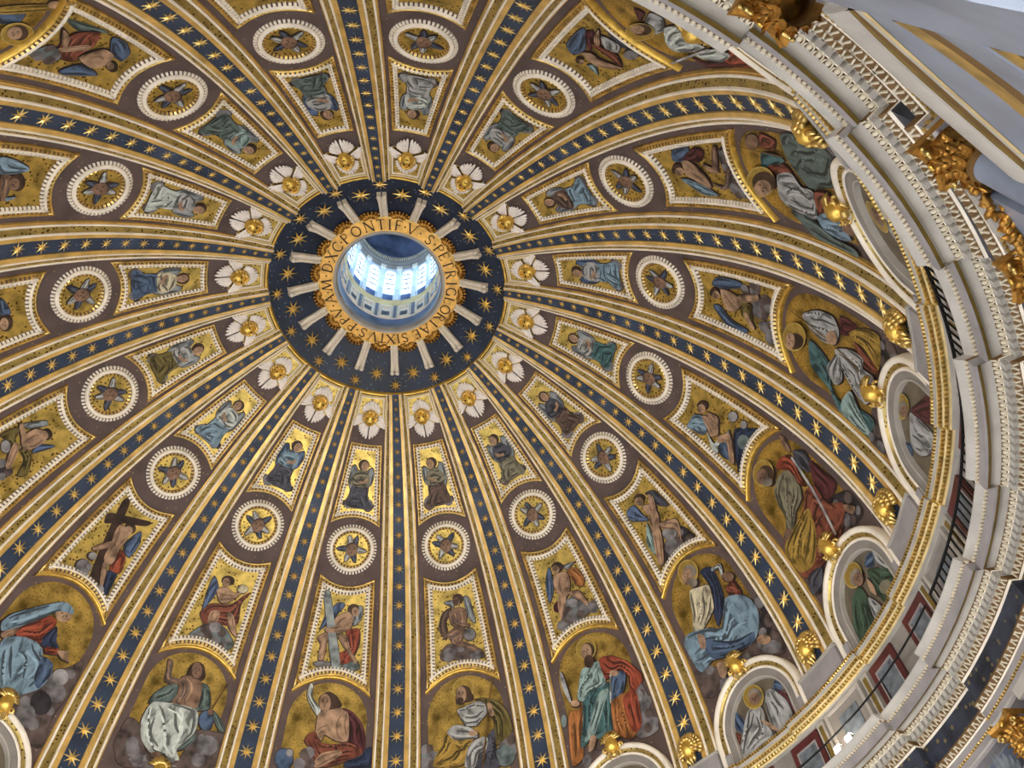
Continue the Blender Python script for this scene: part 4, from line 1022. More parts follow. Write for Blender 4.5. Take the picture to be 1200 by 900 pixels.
for k in range(16):
    root = empty('winged_cherub', k, DX(0, SER_S-1.0, 0), 'gilded cherub with white wings near the oculus, bay of the %s' % nick(k), 'cherub', 'winged cherubs around the oculus')
    part('gold_ground', ser_ground, 'gold_ground', root, 'sg')
    part('cream_frame', lambda: ser_frame(-.05, .06, .16), 'cream', root, 'sf1')
    part('white_frame', lambda: ser_frame(.07, .14, .1), 'white_stucco', root, 'sf2')
    fc = part('face', seraph_face, 'gilt_bright', root, 'sface', smooth=True)
    for sx in (-1, 1): part('eye', lambda: ball(sframe(sx*.14, .08, .64), SX*.065, SY*.045, SN*.035, 8, 5), 'text_black', root, 'seye%d' % sx, parent=fc)
    part('mouth', lambda: ball(sframe(0, -.24, .63), SX*.1, SY*.03, SN*.035, 8, 5), 'brown_band', root, 'smouth', parent=fc)
    part('hair', seraph_hair, 'gilt', root, 'shair', smooth=True)
    for j, (cx, cy, an, l, sp, mr) in enumerate([(.1,.22,1.1,.98,1.0,-1),(-.1,.22,pi-1.1,.98,1.0,1),(.2,.0,-.05,.98,1.0,1),(-.2,.0,pi+.05,.98,1.0,-1),(.1,-.15,-1.1,1.14,.9,1),(-.1,-.15,pi+1.1,1.14,.9,-1)]):
        part('wing', lambda: feather_wing(cx, cy, an, l, sp, 6, mr), 'cherub_white', root, 'sw%d' % j)

# ------------------------------------------------------------------ large seated figures above the cornice
SAINTTXT = {0:'mosaic of a bare-chested figure in dark red cloak and rust drapery',1:'mosaic of a haloed staff bearer in white tunic and ochre mantle',2:'mosaic of a bearded sword bearer in teal robe and red mantle',
 3:'mosaic of a haloed reader in cream tunic and pale blue lap drapery',4:'mosaic of a haloed saw bearer in rust and ochre drapery',5:'mosaic of a white-and-teal robed figure with an ochre cloak',
 6:'mosaic of a white-robed figure under a wide grey-green drape',7:'mosaic of a white-robed haloed figure over red cloth',10:'mosaic of a haloed head with blue and ochre sleeves',
 14:'mosaic of a veiled woman in pale blue over a red bodice',15:'mosaic of a bare-chested figure in white drapery holding a blue globe'}
def saint_ground():
    P = [(ARCH_H*cos(pi*i/20), 6.95+ARCH_H*sin(pi*i/20)) for i in range(21)]+[(-2.25, 5.2), (-2.2, 3.4), (2.2, 3.4), (2.25, 5.2)]
    return patch_geo(P, .018)
def open_half(s): return SEC*rad(s)*.5-rib_half(s)-.03
for k in (0,1,2,3,4,5,6,7,10,14,15):
    root = empty('figure_mosaic', k, DX(0, 3.4, 0), SAINTTXT[k], 'mosaic', 'large seated figure mosaics')
    part('gold_ground', saint_ground, 'gold_ground_plain', root, 'saintg')
    add_figure(root, FIG['saint%d' % k], .02, 400+k, (open_half, 1.2, 9.3))

# ------------------------------------------------------------------ lunettes
LC = -.15
def arch_path(R, n=24, leg=-1.35):
    return [(R, LC+leg), (R, LC+leg*.5)]+[(R*cos(pi*i/n), LC+R*sin(pi*i/n)) for i in range(n+1)]+[(-R, LC+leg*.5), (-R, LC+leg)]
def arch_strip(prof): return strip([[DX(x, s, h) for x, s in arch_path(R)] for R, h in prof])
GENPOPE = [('alb','cloth_greywhite','P',[(-1.0,-1.3),(-.8,.0),(-.2,.6),(.4,.5),(.9,-.2),(1.0,-1.3)]),('cope','cloth_brown','P',[(.1,.6),(.8,.2),(1.2,-.6),(1.1,-1.3),(.5,-1.2),(.4,-.2)]),
  ('halo','halo','E',((0,.95),(.6,0),(0,.6))),('hair','hair_grey','E',((0,.95),(.34,0),(0,.4))),('face','flesh_dark','E',((.04,.9),(.24,0),(0,.3)))]
LUNTXT = {2:'arched lunette under the sword bearer, grey-robed portrait',3:'arched lunette with a stooping portrait in grey and dark red',4:'arched lunette with a green-coped portrait',5:'arched lunette with a portrait in dark red and white',
          6:'arched lunette with a grey portrait beside the grey-green draped figure',7:'arched lunette below the white-robed figure over red',14:'arched lunette under the blue-veiled woman',0:'arched lunette under the red-cloaked figure',
          1:'arched lunette under the ochre-mantled staff bearer',15:'arched lunette under the figure with blue globe'}
# small gilded masks: shell-crowned keystones and maned masks at the rib feet
def mask_geo(o, ex, es, en, kind):
    P = lambda x, y, n: o+ex*x+es*y+en*n
    def f(p):
        k = 1.0
        if p[2] > .2:
            k += .22*math.exp(-(p[0]**2+(p[1]+.08)**2)*30)+.06*math.exp(-(p[0]**2+(p[1]+.6)**2)*30)
            for sx in (-1, 1): k += -.13*math.exp(-((p[0]-sx*.36)**2+(p[1]-.2)**2)*36)+.09*math.exp(-((p[0]-sx*.42)**2+(p[1]-.45)**2)*30)+.06*math.exp(-((p[0]-sx*.5)**2+(p[1]+.3)**2)*20)
        return k
    face = ball(P(0, -.05, .3), ex*.34, es*.42, en*.34, 18, 14, f)
    g = []
    if kind == 'key':
        for i in range(9):                       # fluted shell crown
            a = .25+(pi-.5)*i/8; d = ex*cos(a)+es*sin(a)
            g.append(tube([P(0, .12, .3), P(0, .12, .42)+d*.28, P(0, .12, .36)+d*.48, P(0, .12, .2)+d*.62], [.05, .075, .085, .03], 6))
        for sx in (-1, 1):                       # side volutes
            pts = [P(sx*(.42+.17*(1-t/12)*cos(t*.75)), -.2+.2*(1-t/12)*sin(t*.75), .22+.02*t) for t in range(11)]
            g.append(tube(pts, .06, 6)); g.append(tube([P(sx*.3, -.3, .3), P(sx*.38, -.55, .22), P(sx*.2, -.68, .14)], [.08, .07, .02], 6))
        g.append(ball(P(0, -.52, .26), ex*.2, es*.16, en*.16, 8, 6))
    else:
        for ringi, (R, n, q, hh) in enumerate(((.44, 13, .13, .3), (.6, 17, .13, .17), (.32, 9, .11, .45))):
            for i in range(n):
                a = -.55+(pi+1.1)*i/(n-1); g.append(ball(P(R*cos(a), .04+R*1.06*sin(a), hh), ex*q, es*q, en*q*1.1, 7, 5))
        for sx in (-1, 0, 1): g.append(tube([P(sx*.16, -.38, .36), P(sx*.2, -.6, .3), P(sx*.1, -.8, .2)], [.11, .09, .03], 6))
    return face, join(*g)
LUN_H = (open_half, -1.55, 3.2)
for k in (0,1,2,3,4,5,6,7,14,15):
    root = empty('lunette', k, DX(0, -1.5, 0), LUNTXT[k], 'lunette', 'arched lunettes at the dome foot')
    part('white_roll', lambda: arch_strip([(2.78,-.02),(2.77,.36),(2.72,.44),(2.62,.46),(2.53,.42),(2.5,.34)]), 'white_stucco', root, 'l1', smooth=True)
    part('olive_cove', lambda: arch_strip([(2.5,.34),(2.42,.26),(2.32,.24)]), 'olive_ornament', root, 'l2')
    part('stone_roll', lambda: arch_strip([(2.32,.24),(2.3,.32),(2.24,.34),(2.18,.3)]), 'white_stucco', root, 'l3', smooth=True)
    part('stone_arch', lambda: arch_strip([(2.18,.3),(2.16,.24),(1.86,.22)]), 'grey_stone', root, 'l4')
    part('inner_fillet', lambda: arch_strip([(1.86,.22),(1.85,.26),(1.78,.26),(1.76,.05)]), 'pale_stone', root, 'l5')
    part('portrait_ground', lambda: patch_geo(arch_path(1.8, 20, -1.3), .05), 'portrait_brown', root, 'l6')
    fg = FIG.get('pope%d' % k) or [(a, (b if k % 2 else b.replace('brown', 'darkred')), c, [(x, y-.1) for x, y in d] if c == 'P' else ((d[0][0], d[0][1]-.1), d[1], d[2])) for a, b, c, d in GENPOPE]
    add_figure(root, fg, .055, 500+k, (lambda s: max(.05, sqrt(max(0, 1.8**2-max(0, s-LC)**2))), -1.5, 1.6))
    key = empty('keystone_mask', k, DX(0, 2.1, .3), 'gilded shell-crowned mask on the lunette crown below the %s' % nick(k), 'mask', 'gilded lunette keystone masks')
    KF = frame(0, 2.62, .34)
    part('face', lambda: mask_geo(*KF, 'key')[0], 'gilt_bright', key, 'km1', smooth=True)
    part('shell_crown', lambda: mask_geo(*KF, 'key')[1], 'gilt', key, 'km2', smooth=True)
for k in (1,2,3,4,5,6,14,15,0):
    root = empty('lion_mask', k+.5, DX(0, -.5, .4), 'gilded maned mask on the rib between the %s and the %s' % (nick(k), nick(k+1)), 'mask', 'gilded masks at the rib feet')
    MF = frame(0, .42, .4)
    part('face', lambda: mask_geo(*MF, 'lion')[0], 'gilt_bright', root, 'lm1', smooth=True)
    part('mane', lambda: mask_geo(*MF, 'lion')[1], 'gilt', root, 'lm2', smooth=True)
for k in range(16):
    root = empty('rib_plinth', k+.5, DX(0, -1.4, 0), 'stone plinth of the rib between the %s and the %s' % (nick(k), nick(k+1)), 'plinth', 'stone plinths of the ribs')
    def plinth(w, s0, s1, h): return join(strip([[DX(x, s0, -.05) for x in (-w, 0, w)], [DX(x, s0, h) for x in (-w, 0, w)], [DX(x, s1, h) for x in (-w, 0, w)], [DX(x, s1, -.05) for x in (-w, 0, w)]]),
        *[strip([[DX(x, s0, -.05), DX(x, s1, -.05)], [DX(x, s0, h), DX(x, s1, h)]]) for x in (-w, w)])
    part('block', lambda: plinth(1.3, -1.55, -.42, .5), 'lilac_stone', root, 'pl1')
    part('cap', lambda: plinth(1.36, -.46, -.34, .55), 'pale_stone', root, 'pl2')
    for sx in (-1, 1):
        part('side_block', lambda: [[DX(x*sx+sx*1.65, s, h) for h in (0, .38) for s in (-1.55, -.75) for x in (-.28, .28)], [(0,1,3,2),(4,5,7,6),(0,1,5,4),(2,3,7,6),(0,2,6,4),(1,3,7,5)]], 'lilac_stone', root, 'pl3%d' % sx)

# ------------------------------------------------------------------ star ring, consoles, lettered ring
def ringz(r): return 44.36+(6.92-r)*.545
def RP(u, r, h=0.0): return cylp(u, r-h*.48, ringz(r)-h*.88)
root = struct('trim_1', strip([[RP(u, r) for u in U_ALL] for r in (6.97, 6.2, 5.5, 4.8, 4.1)]), 'blue_ring')
gm = lambda prof: strip([[cylp(u, r, z) for u in U_ALL] for r, z in prof])
part('gilt_rim', gm([(7.06, 44.25), (7.05, 44.1), (6.99, 44.07), (6.93, 44.14), (6.91, 44.36)]), 'gilt_bright', root, smooth=True)
for j in range(32):
    u = j/2
    r = 6.52 if j % 2 else 5.92
    a = u*SEC
    o = RP(u, r, .1); ex = Vector((cos(a), -sin(a), 0)); er = (RP(u, r+.1)-RP(u, r-.1)).normalized(); en = ex.cross(-er).normalized()
    put('star', STAR, root, o, (ex, -er, en), .42 if j % 2 else .54)
crown = empty('oculus_ring', 0, (0, 0, 45.6), 'amber lettered ring around the oculus with scroll consoles and gilt shells', 'ring')
def lathe(prof): return strip([[cylp(u, r, z) for u in U_ALL] for r, z in prof])
TZ = 45.66
lband = part('lettered_band', lathe([(4.2, TZ+.3), (4.2, TZ+.02), (4.16, TZ), (3.36, TZ), (3.33, TZ+.02)]), 'text_ring', crown)
part('outer_lip', lathe([(4.24, TZ+.2), (4.26, TZ-.04), (4.2, TZ-.06), (4.16, TZ-.02), (4.15, TZ+.02)]), 'gilt', crown, smooth=True)
part('inner_moulding', lathe([(3.36, TZ), (3.34, TZ-.05), (3.26, TZ-.05), (3.2, TZ+.02), (3.2, TZ+.1)]), 'pale_stone', crown, smooth=True)
part('inner_lip', lathe([(3.2, TZ+.1), (3.14, TZ+.1), (3.1, TZ+.16), (3.1, TZ+.4)]), 'grey_stone', crown, smooth=True)
part('throat', lathe([(3.1, TZ+.4), (3.08, 46.5)]), 'slate_marble', crown)
def console():
    g = []
    for sx in (-1, 1):
        rows = []
        for r, hh, w in ((4.28,.1,.1),(4.5,.2,.09),(4.9,.22,.085),(5.4,.22,.095),(5.68,.28,.12),(5.86,.3,.13),(5.95,.2,.12)):
            c = RP(0, r, hh); row = []
            for q in range(7):
                a = pi*q/6; row.append(c+Vector((cos(a)*w+sx*.155, 0, 0))+(RP(0, r, 1)-RP(0, r, 0))*(sin(a)*w*.9-.18*(q in (0, 6))))
            rows.append(row)
        g.append(strip(rows))
        e = rows[-1]; g.append((e, [tuple(range(7))]))
        p = RP(0, 5.84, .32)+Vector((sx*.15, 0, 0)); g.append(ball(p, (.15,0,0), (0,.15,0), (0,0,.15), 8, 6))
    p, q = RP(0, 4.28, .08), RP(0, 5.75, .12); g.append(strip([[p+Vector((-.12,0,0)), q+Vector((-.12,0,0))], [p+Vector((.12,0,0)), q+Vector((.12,0,0))]]))
    return join(*g)
def shell():
    g = []
    for i in range(7):
        a = -1.15+2.3*i/6
        g.append(tube([RP(0, 4.25, .05), RP(.0, 4.25+.24*cos(a), .2)+Vector((.36*sin(a), 0, 0)), RP(0, 4.25+.38*cos(a), .14)+Vector((.56*sin(a), 0, 0))], [.1, .13, .06], 7))
    for i in range(9):
        a = -1.4+2.8*i/8; g.append(ball(RP(0, 4.25+.44*cos(a), .14)+Vector((.64*sin(a), 0, 0)), (.09,0,0), (0,.09,0), (0,0,.09), 6, 5))
    return join(*g)
me_c = mesh('console', *console()[:2], 'console_cream', smooth=True); me_s = mesh('shell', *shell()[:2], 'gilt_leaf', smooth=True)
def spin(name, me, root, u):
    o = bpy.data.objects.new(name, me); COL.objects.link(o); o.parent = root
    o.matrix_local = Matrix.Translation(-BASES[root.name]) @ Matrix.Rotation(-u*SEC, 4, 'Z'); return o
for k in range(16):
    spin('console', me_c, crown, k+.5); spin('shell', me_s, crown, k)
# lettering: stroke-built roman capitals
def arc(cx, cy, rx, ry, a0, a1, n=10): return [(cx+rx*cos(math.radians(a0+(a1-a0)*i/n)), cy+ry*sin(math.radians(a0+(a1-a0)*i/n))) for i in range(n+1)]
TK, TN = .13, .07
GL = {'I':[(TK,[(0,0),(0,1)])], 'L':[(TK,[(-.2,0),(-.2,1)]),(TN,[(-.2,.03),(.28,.03),(.3,.2)])], 'T':[(TK,[(0,0),(0,1)]),(TN,[(-.36,.84),(-.34,.97),(.34,.97),(.36,.84)])],
 'E':[(TK,[(-.22,0),(-.22,1)]),(TN,[(-.22,.97),(.24,.97),(.26,.82)]),(TN,[(-.22,.52),(.16,.52)]),(TN,[(-.22,.03),(.26,.03),(.29,.2)])],
 'F':[(TK,[(-.22,0),(-.22,1)]),(TN,[(-.22,.97),(.26,.97),(.28,.82)]),(TN,[(-.22,.52),(.16,.52)])],
 'P':[(TK,[(-.22,0),(-.22,1)]),(TN,[(-.22,.97)]+arc(-.02,.74,.28,.23,90,-90)+[(-.22,.5)])],
 'R':[(TK,[(-.26,0),(-.26,1)]),(TN,[(-.26,.97)]+arc(-.06,.75,.26,.22,90,-90)+[(-.26,.52)]),(TK,[(-.02,.52),(.36,0)])],
 'S':[(.1,arc(.02,.74,.24,.23,20,200)+[(.0,.5)]+arc(-.02,.26,.26,.24,60,-160))], 'O':[(.11,arc(0,.5,.42,.47,0,360,20))], 'C':[(.11,arc(.06,.5,.42,.47,45,315,16))],
 'G':[(.11,arc(.02,.5,.42,.47,48,320,16)),(TK,[(.34,.02),(.34,.42)])], 'D':[(TK,[(-.3,0),(-.3,1)]),(.1,[(-.3,.96)]+arc(-.06,.5,.42,.46,90,-90,12)+[(-.3,.04)])],
 'A':[(TN,[(-.4,0),(0,1)]),(TK,[(0,1),(.4,0)]),(TN,[(-.22,.36),(.24,.36)])], 'V':[(TK,[(-.4,1),(0,0)]),(TN,[(0,0),(.4,1)])],
 'X':[(TK,[(-.36,1),(.36,0)]),(TN,[(-.36,0),(.36,1)])], 'N':[(TN,[(-.36,0),(-.36,1)]),(TK,[(-.36,1),(.36,0)]),(TN,[(.36,0),(.36,1)])],
 'M':[(TN,[(-.5,0),(-.36,1)]),(TK,[(-.36,1),(0,.05)]),(TN,[(0,.05),(.36,1)]),(TK,[(.36,1),(.5,0)])], '.':[(.14,[(0,.43),(0,.57)])]}
SERIF = {'I':[(0,0),(0,1)],'L':[(-.2,1),(-.2,0)],'T':[(0,0)],'E':[],'F':[(-.22,0)],'P':[(-.22,0)],'R':[(-.26,0),(.36,0)],'A':[(-.4,0),(.4,0)],'V':[(-.4,1),(.4,1)],'X':[(-.36,0),(.36,0),(-.36,1),(.36,1)],'N':[(-.36,0),(-.36,1),(.36,1)],'M':[(-.5,0),(.5,0)]}
def letter(ch):
    g = []; H = .58
    for w, pts in GL[ch]+[(.05, [(x-.13, min(.975, max(.025, y))), (x+.13, min(.975, max(.025, y)))]) for x, y in SERIF.get(ch, [])]:
        P = stroke_poly(pts, w, False); n = len(P)//2
        V = [Vector((x*H, (y-.5)*H, .012)) for x, y in P]; V += [Vector((v.x, v.y, -.02)) for v in V]
        m = len(P)
        F = [(i, i+1, m-2-i, m-1-i) for i in range(n-1)]+[(i, (i+1) % m, m+(i+1) % m, m+i) for i in range(m)]
        g.append((V, F))
    V, F, U = join(*g)
    return mesh('letter', V, F, 'text_black')
LM = {c: letter(c) for c in GL}
TEXT = [('S',6.61),('.',6.33),('P',6.06),('E',5.7),('T',5.31),('R',4.86),('I',4.45),('G',4.07),('L',3.66),('O',3.22),('R',2.8),('I',2.4),('A',1.97),('E',1.52),('S',0.99),('I',0.7),('X',0.38),('T',0.02),('V',15.62),('S',15.18),('.',14.91),('P',14.63),('P',14.22),('.',14.0),('V',13.77),('.',13.45),('A',13.14),('.',12.83),('M',12.5),('.',12.09),('D',11.73),('.',11.45),('X',11.2),('C',10.72),('.',10.46),('P',10.22),('O',9.7),('N',9.14),('T',8.66),('I',8.31),('F',7.96),('.',7.7),('V',7.42),('.',7.05)]
for ch, u in TEXT:
    a = u*SEC; er = Vector((sin(a), cos(a), 0)); et = Vector((-cos(a), sin(a), 0))    # reading runs toward smaller u
    put('letter' if ch != '.' else 'letter_stop', LM[ch], crown, cylp(u, 3.76, TZ-.012), (et, er, Vector((0,0,-1))), 1.08).parent = lband

# ------------------------------------------------------------------ lantern
lan = empty('lantern', 0, (0, 0, 46.4), 'bright blue-white lantern drum with arched windows above the oculus', 'lantern')
part('blue_base', lathe([(3.08, 46.4), (3.06, 47.0)]), 'lantern_blue', lan)
part('lower_wall', lathe([(3.06, 47.0), (3.02, 47.02), (3.02, 47.12), (3.08, 47.14), (3.08, 48.95)]), 'white_stucco', lan)
part('gilt_cornice', lathe([(3.08, 48.95), (3.04, 49.0), (3.03, 49.15), (2.99, 49.25), (2.98, 49.45)]), 'cream', lan, smooth=True)
part('cream_cornice', lathe([(2.98, 49.45), (2.96, 49.5), (2.96, 49.62), (3.1, 49.66)]), 'cream', lan)
part('window_wall', lathe([(3.1, 49.66), (3.12, 50.5), (3.12, 55.2)]), 'lantern_wall', lan)
part('dark_cornice', lathe([(3.12, 55.2), (2.95, 55.35), (2.9, 55.6), (2.8, 55.75), (2.78, 56.0), (2.86, 56.1)]), 'grey_stone', lan)
part('cornice_beads', lathe([(2.86, 56.1), (2.75, 56.2), (2.72, 56.5), (2.8, 56.6)]), 'beads_stone', lan)
part('painted_cap', lathe([(2.85, 56.6)]+[(2.85*cos(t*pi/16), 56.6+2.85*sin(t*pi/16)) for t in range(1, 9)]), 'lantern_dark', lan, smooth=True)
def wbox(u0, u1, z0, z1, r0, r1, n=3):
    rows = [[cylp(u0+(u1-u0)*i/n, r, z) for i in range(n+1)] for r, z in ((r1, z0), (r0, z0), (r0, z1), (r1, z1))]
    return join(strip(rows), *[strip([[cylp(u, r1, z0), cylp(u, r1, z1)], [cylp(u, r0, z0), cylp(u, r0, z1)]]) for u in (u0, u1)])
def awin(hu, z0, z1, r, n=8):
    """arched pane as a fan"""
    P = [(-hu, z0), (hu, z0)]+[(hu*cos(pi*i/n), z1-hu*SEC*r+hu*SEC*r*sin(pi*i/n)) for i in range(n+1)]
    return [cylp(u, r, z) for u, z in P], [tuple(range(len(P)))]
bars = lambda: join(wbox(-.012,.012,50.9,54.3,3.0,3.06,1), *[wbox(-.26,.26,z,z+.06,3.0,3.06) for z in (51.5, 52.3, 53.1, 53.9)])
for k in range(16):
    b = (0, 0, 46.4)
    w = empty('lantern_window', k, (0, 3.1, 50.7), 'tall arched lantern window with a bright sky pane', 'window', 'lantern windows')
    pn = part('pane', lambda: awin(.27, 50.8, 54.5, 3.08), 'lantern_pane', w, 'lw1')
    part('glazing_bars', bars, 'slate_marble', w, 'lw2', parent=pn)
    part('sill_panel', lambda: wbox(-.27, .27, 49.8, 50.7, 3.05, 3.12), 'lantern_blue', w, 'lw3')
    part('arch_moulding', lambda: strip([[cylp(x, r, z) for x, z in [(q*hh, 50.8) if False else (hh*cos(pi*i/8), 54.5-.33+hh*SEC*3.1*sin(pi*i/8)) for i in range(9)]] for hh, r in ((.27,3.08),(.28,2.98),(.34,2.98),(.35,3.12))]), 'lantern_wall', w, 'lw4')
    p = empty('lantern_pilaster', k+.5, (0, 3.1, 49.7), 'pale pilaster between the lantern windows', 'pilaster', 'lantern pilasters')
    part('shaft', lambda: wbox(-.13, .13, 49.7, 54.7, 2.94, 3.13), 'lantern_wall', p, 'lp1')
    part('capital', lambda: wbox(-.17, .17, 54.7, 55.2, 2.88, 3.13), 'white_stucco', p, 'lp2')
    nch = empty('lantern_niche', k, (0, 3.08, 47.2), 'small framed niche with a grey panel below the lantern cornice', 'niche', 'lantern niches')
    part('frame', lambda: join(wbox(-.3, -.22, 47.3, 48.8, 2.98, 3.09), wbox(.22, .3, 47.3, 48.8, 2.98, 3.09), wbox(-.3, .3, 48.65, 48.85, 2.97, 3.09), wbox(-.3, .3, 47.2, 47.35, 2.97, 3.09)), 'white_stucco', nch, 'ln1')
    part('grey_panel', lambda: wbox(-.22, .22, 47.35, 48.1, 3.04, 3.09), 'pane_grey', nch, 'ln2')  # solid grey box inside the frame, with no hollow behind it
    part('pilaster_strip', lambda: wbox(.42, .58, 47.15, 48.9, 2.99, 3.09), 'blue_marble', nch, 'ln3')

# ------------------------------------------------------------------ stepped mouldings of the drum
def stepped(hw, n=6):
    """azimuth samples with a flag: 1 on the blocks that break forward under each rib"""
    out = []
    for k in range(16):
        a, b, c = k-BC+hw, k+1-BC-hw, k+1-BC+hw
        out += [(a+(b-a)*i/n, 0) for i in range(n+1)]+[(b+(c-b)*i/n, 1) for i in range(n+1)]
    out.append((16-BC+hw, 0))
    return out
BC = .545
def stepped_strip(prof, hw, delta):
    S = stepped(hw)
    return strip([[cylp(u, r-delta*f, z) for u, f in S] for r, z in prof])
HW, DL = .288, .31
ENT = [('platform', 'grey_stone', [(21.8,18.62),(20.26,18.62)]), ('cyma', 'pale_stone', [(20.26,18.62),(20.27,18.58),(20.33,18.5),(20.42,18.42),(20.46,18.39)]),
 ('bead_row', 'beads_stone', [(20.46,18.39),(20.44,18.35),(20.49,18.3)]), ('fascia', 'lilac_stone', [(20.49,18.3),(20.5,17.98),(20.57,17.97)]),
 ('olive_strip', 'olive_band', [(20.57,17.97),(20.67,18.0)]), ('groove', 'pale_stone', [(20.67,18.0),(20.69,18.1),(20.77,18.1)]),
 ('soffit', 'pale_stone', [(20.77,18.1),(20.97,18.02)]), ('brown_fillet', 'brown_band', [(20.97,18.02),(20.98,17.97)]),
 ('egg_bed', 'brown_band', [(20.98,17.97),(21.1,17.9)]), ('white_fillet', 'white_stucco', [(21.1,17.9),(21.08,17.88),(21.1,17.85)]),
 ('dentil_bed', 'pale_stone', [(21.1,17.85),(21.24,17.84),(21.24,17.62)]), ('leaf_bed', 'brown_band', [(21.24,17.62),(21.4,17.45)]),
 ('frieze_fillet', 'white_stucco', [(21.4,17.45),(21.38,17.42),(21.45,17.38)]), ('frieze', 'frieze_blue', [(21.45,17.38),(21.45,16.46)]),
 ('architrave_ledge', 'brown_band', [(21.45,16.46),(21.25,16.47),(21.25,16.42)]), ('architrave_leaf_bed', 'brown_band', [(21.25,16.42),(21.4,16.27)]),
 ('architrave_fillet', 'white_stucco', [(21.4,16.27),(21.38,16.24),(21.42,16.21)]), ('upper_fascia', 'lilac_stone', [(21.42,16.21),(21.42,15.98)]),
 ('architrave_beads', 'beads_gold', [(21.42,15.98),(21.4,15.95),(21.45,15.91)]), ('lower_fascia', 'lilac_stone', [(21.45,15.91),(21.46,15.74)]),
 ('lower_fillet', 'pale_stone', [(21.46,15.74),(21.44,15.71),(21.49,15.66)]), ('bottom_fascia', 'lilac_stone', [(21.49,15.66),(21.5,15.56)]), ('architrave_soffit', 'lilac_stone', [(21.5,15.56),(22.6,15.56)])]
ent = struct('trim_2', stepped_strip(ENT[0][2], HW, DL), 'grey_stone', False)
BED = {}
for nm, m, prof in ENT[1:]:
    BED[nm] = part(nm, stepped_strip(prof, HW, DL), m, ent)
# carved pieces one by one along the arc in view
me_d = mesh('dentil', *box((0,0,0), (1,0,0), .09, (0,1,0), .07, (0,0,1), .11), 'pale_stone')
def egg_geo():
    g = [ball((0,-.02,0), (.07,0,0), (0,0,.085), (0,.06,0), 8, 6)]
    g.append(tube([(-.125,-.02,.1), (-.115,-.025,.0), (-.07,-.03,-.075), (0,-.03,-.105), (.07,-.03,-.075), (.115,-.025,.0), (.125,-.02,.1)], .024, 5))
    return join(*g)
me_e = mesh('egg', *egg_geo()[:2], 'leaf_stone', smooth=True)
def leaf_geo(h):
    g = []
    for sx in (-1, 1):
        g.append(box((sx*.06, 0, 0), Vector((sx*.45, 0, -.9)).normalized(), h*.55, Vector((.9, 0, sx*.45)).normalized(), .022, (0,1,0), .03))
    g.append(box((0, 0, h*.4), (1,0,0), .075, (0,0,1), .02, (0,1,0), .03))
    return join(*g)
me_l = mesh('leaf', *leaf_geo(.19)[:2], 'leaf_stone'); me_l2 = mesh('leaf', *leaf_geo(.17)[:2], 'leaf_stone')
def cyl_frame(u, tilt=0.0):
    a = u*SEC; er = Vector((sin(a), cos(a), 0)); et = Vector((cos(a), -sin(a), 0)); ez = Vector((0,0,1))
    y = (er*cos(tilt)-ez*sin(tilt)); z = (ez*cos(tilt)+er*sin(tilt))
    return et, y, z
def along(sp, r0, fn):
    for k in range(3, 8):
        for a, b, f in ((k-BC+HW, k+1-BC-HW, 0), (k+1-BC-HW, k+1-BC+HW, 1)):
            if a < 2.9 or b > 7.8: continue
            r = r0-DL*f; n = max(1, int(round((b-a)*SEC*r/sp)))
            for i in range(n): fn(a+(b-a)*(i+.5)/n, f)
def piece(name, me, bed, u, r, z, tilt=0.0):
    put(name, me, ent, cylp(u, r, z), cyl_frame(u, tilt)).parent = BED[bed]
along(.29, 21.17, lambda u, f: piece('dentil', me_d, 'dentil_bed', u, 21.17-DL*f, 17.73))
along(.29, 21.03, lambda u, f: piece('egg', me_e, 'egg_bed', u, 21.035-DL*f, 17.925, -1.04))
along(.29, 21.32, lambda u, f: piece('leaf', me_l, 'leaf_bed', u, 21.3-DL*f, 17.53, -.75))
along(.33, 21.32, lambda u, f: piece('leaf', me_l2, 'architrave_leaf_bed', u, 21.31-DL*f, 16.34, -.78))

ATT = [('attic_ledge', 'pale_stone', [(21.02,21.6),(20.58,21.58)]), ('attic_beads', 'beads_gold', [(20.58,21.58),(20.53,21.53),(20.57,21.46)]), ('attic_fascia', 'pale_stone', [(20.57,21.46),(20.6,21.32)]),
 ('attic_fillet', 'cream', [(20.6,21.32),(20.66,21.3)]), ('attic_ornament', 'ornament_gold', [(20.66,21.3),(20.7,21.18)]), ('attic_lip', 'cream', [(20.7,21.18),(20.72,21.2),(20.78,21.14)]),
 ('attic_lower_ornament', 'ornament_gold', [(20.78,21.14),(20.84,21.03)]), ('attic_lower_lip', 'cream', [(20.84,21.03),(20.88,21.04),(20.92,20.97)]), ('attic_cove', 'pale_stone', [(20.92,20.97),(21.2,20.9)])]
att = struct('trim_3', stepped_strip(ATT[0][2], .3, .12), 'pale_stone', False)
for nm, m, prof in ATT[1:]: part(nm, stepped_strip(prof, .3, .12), m, att)
struct('wall_attic', strip([[cylp(u, 21.1, z) for u in U_ALL] for z in (21.0, 19.8, 18.62)]), 'grey_stone')
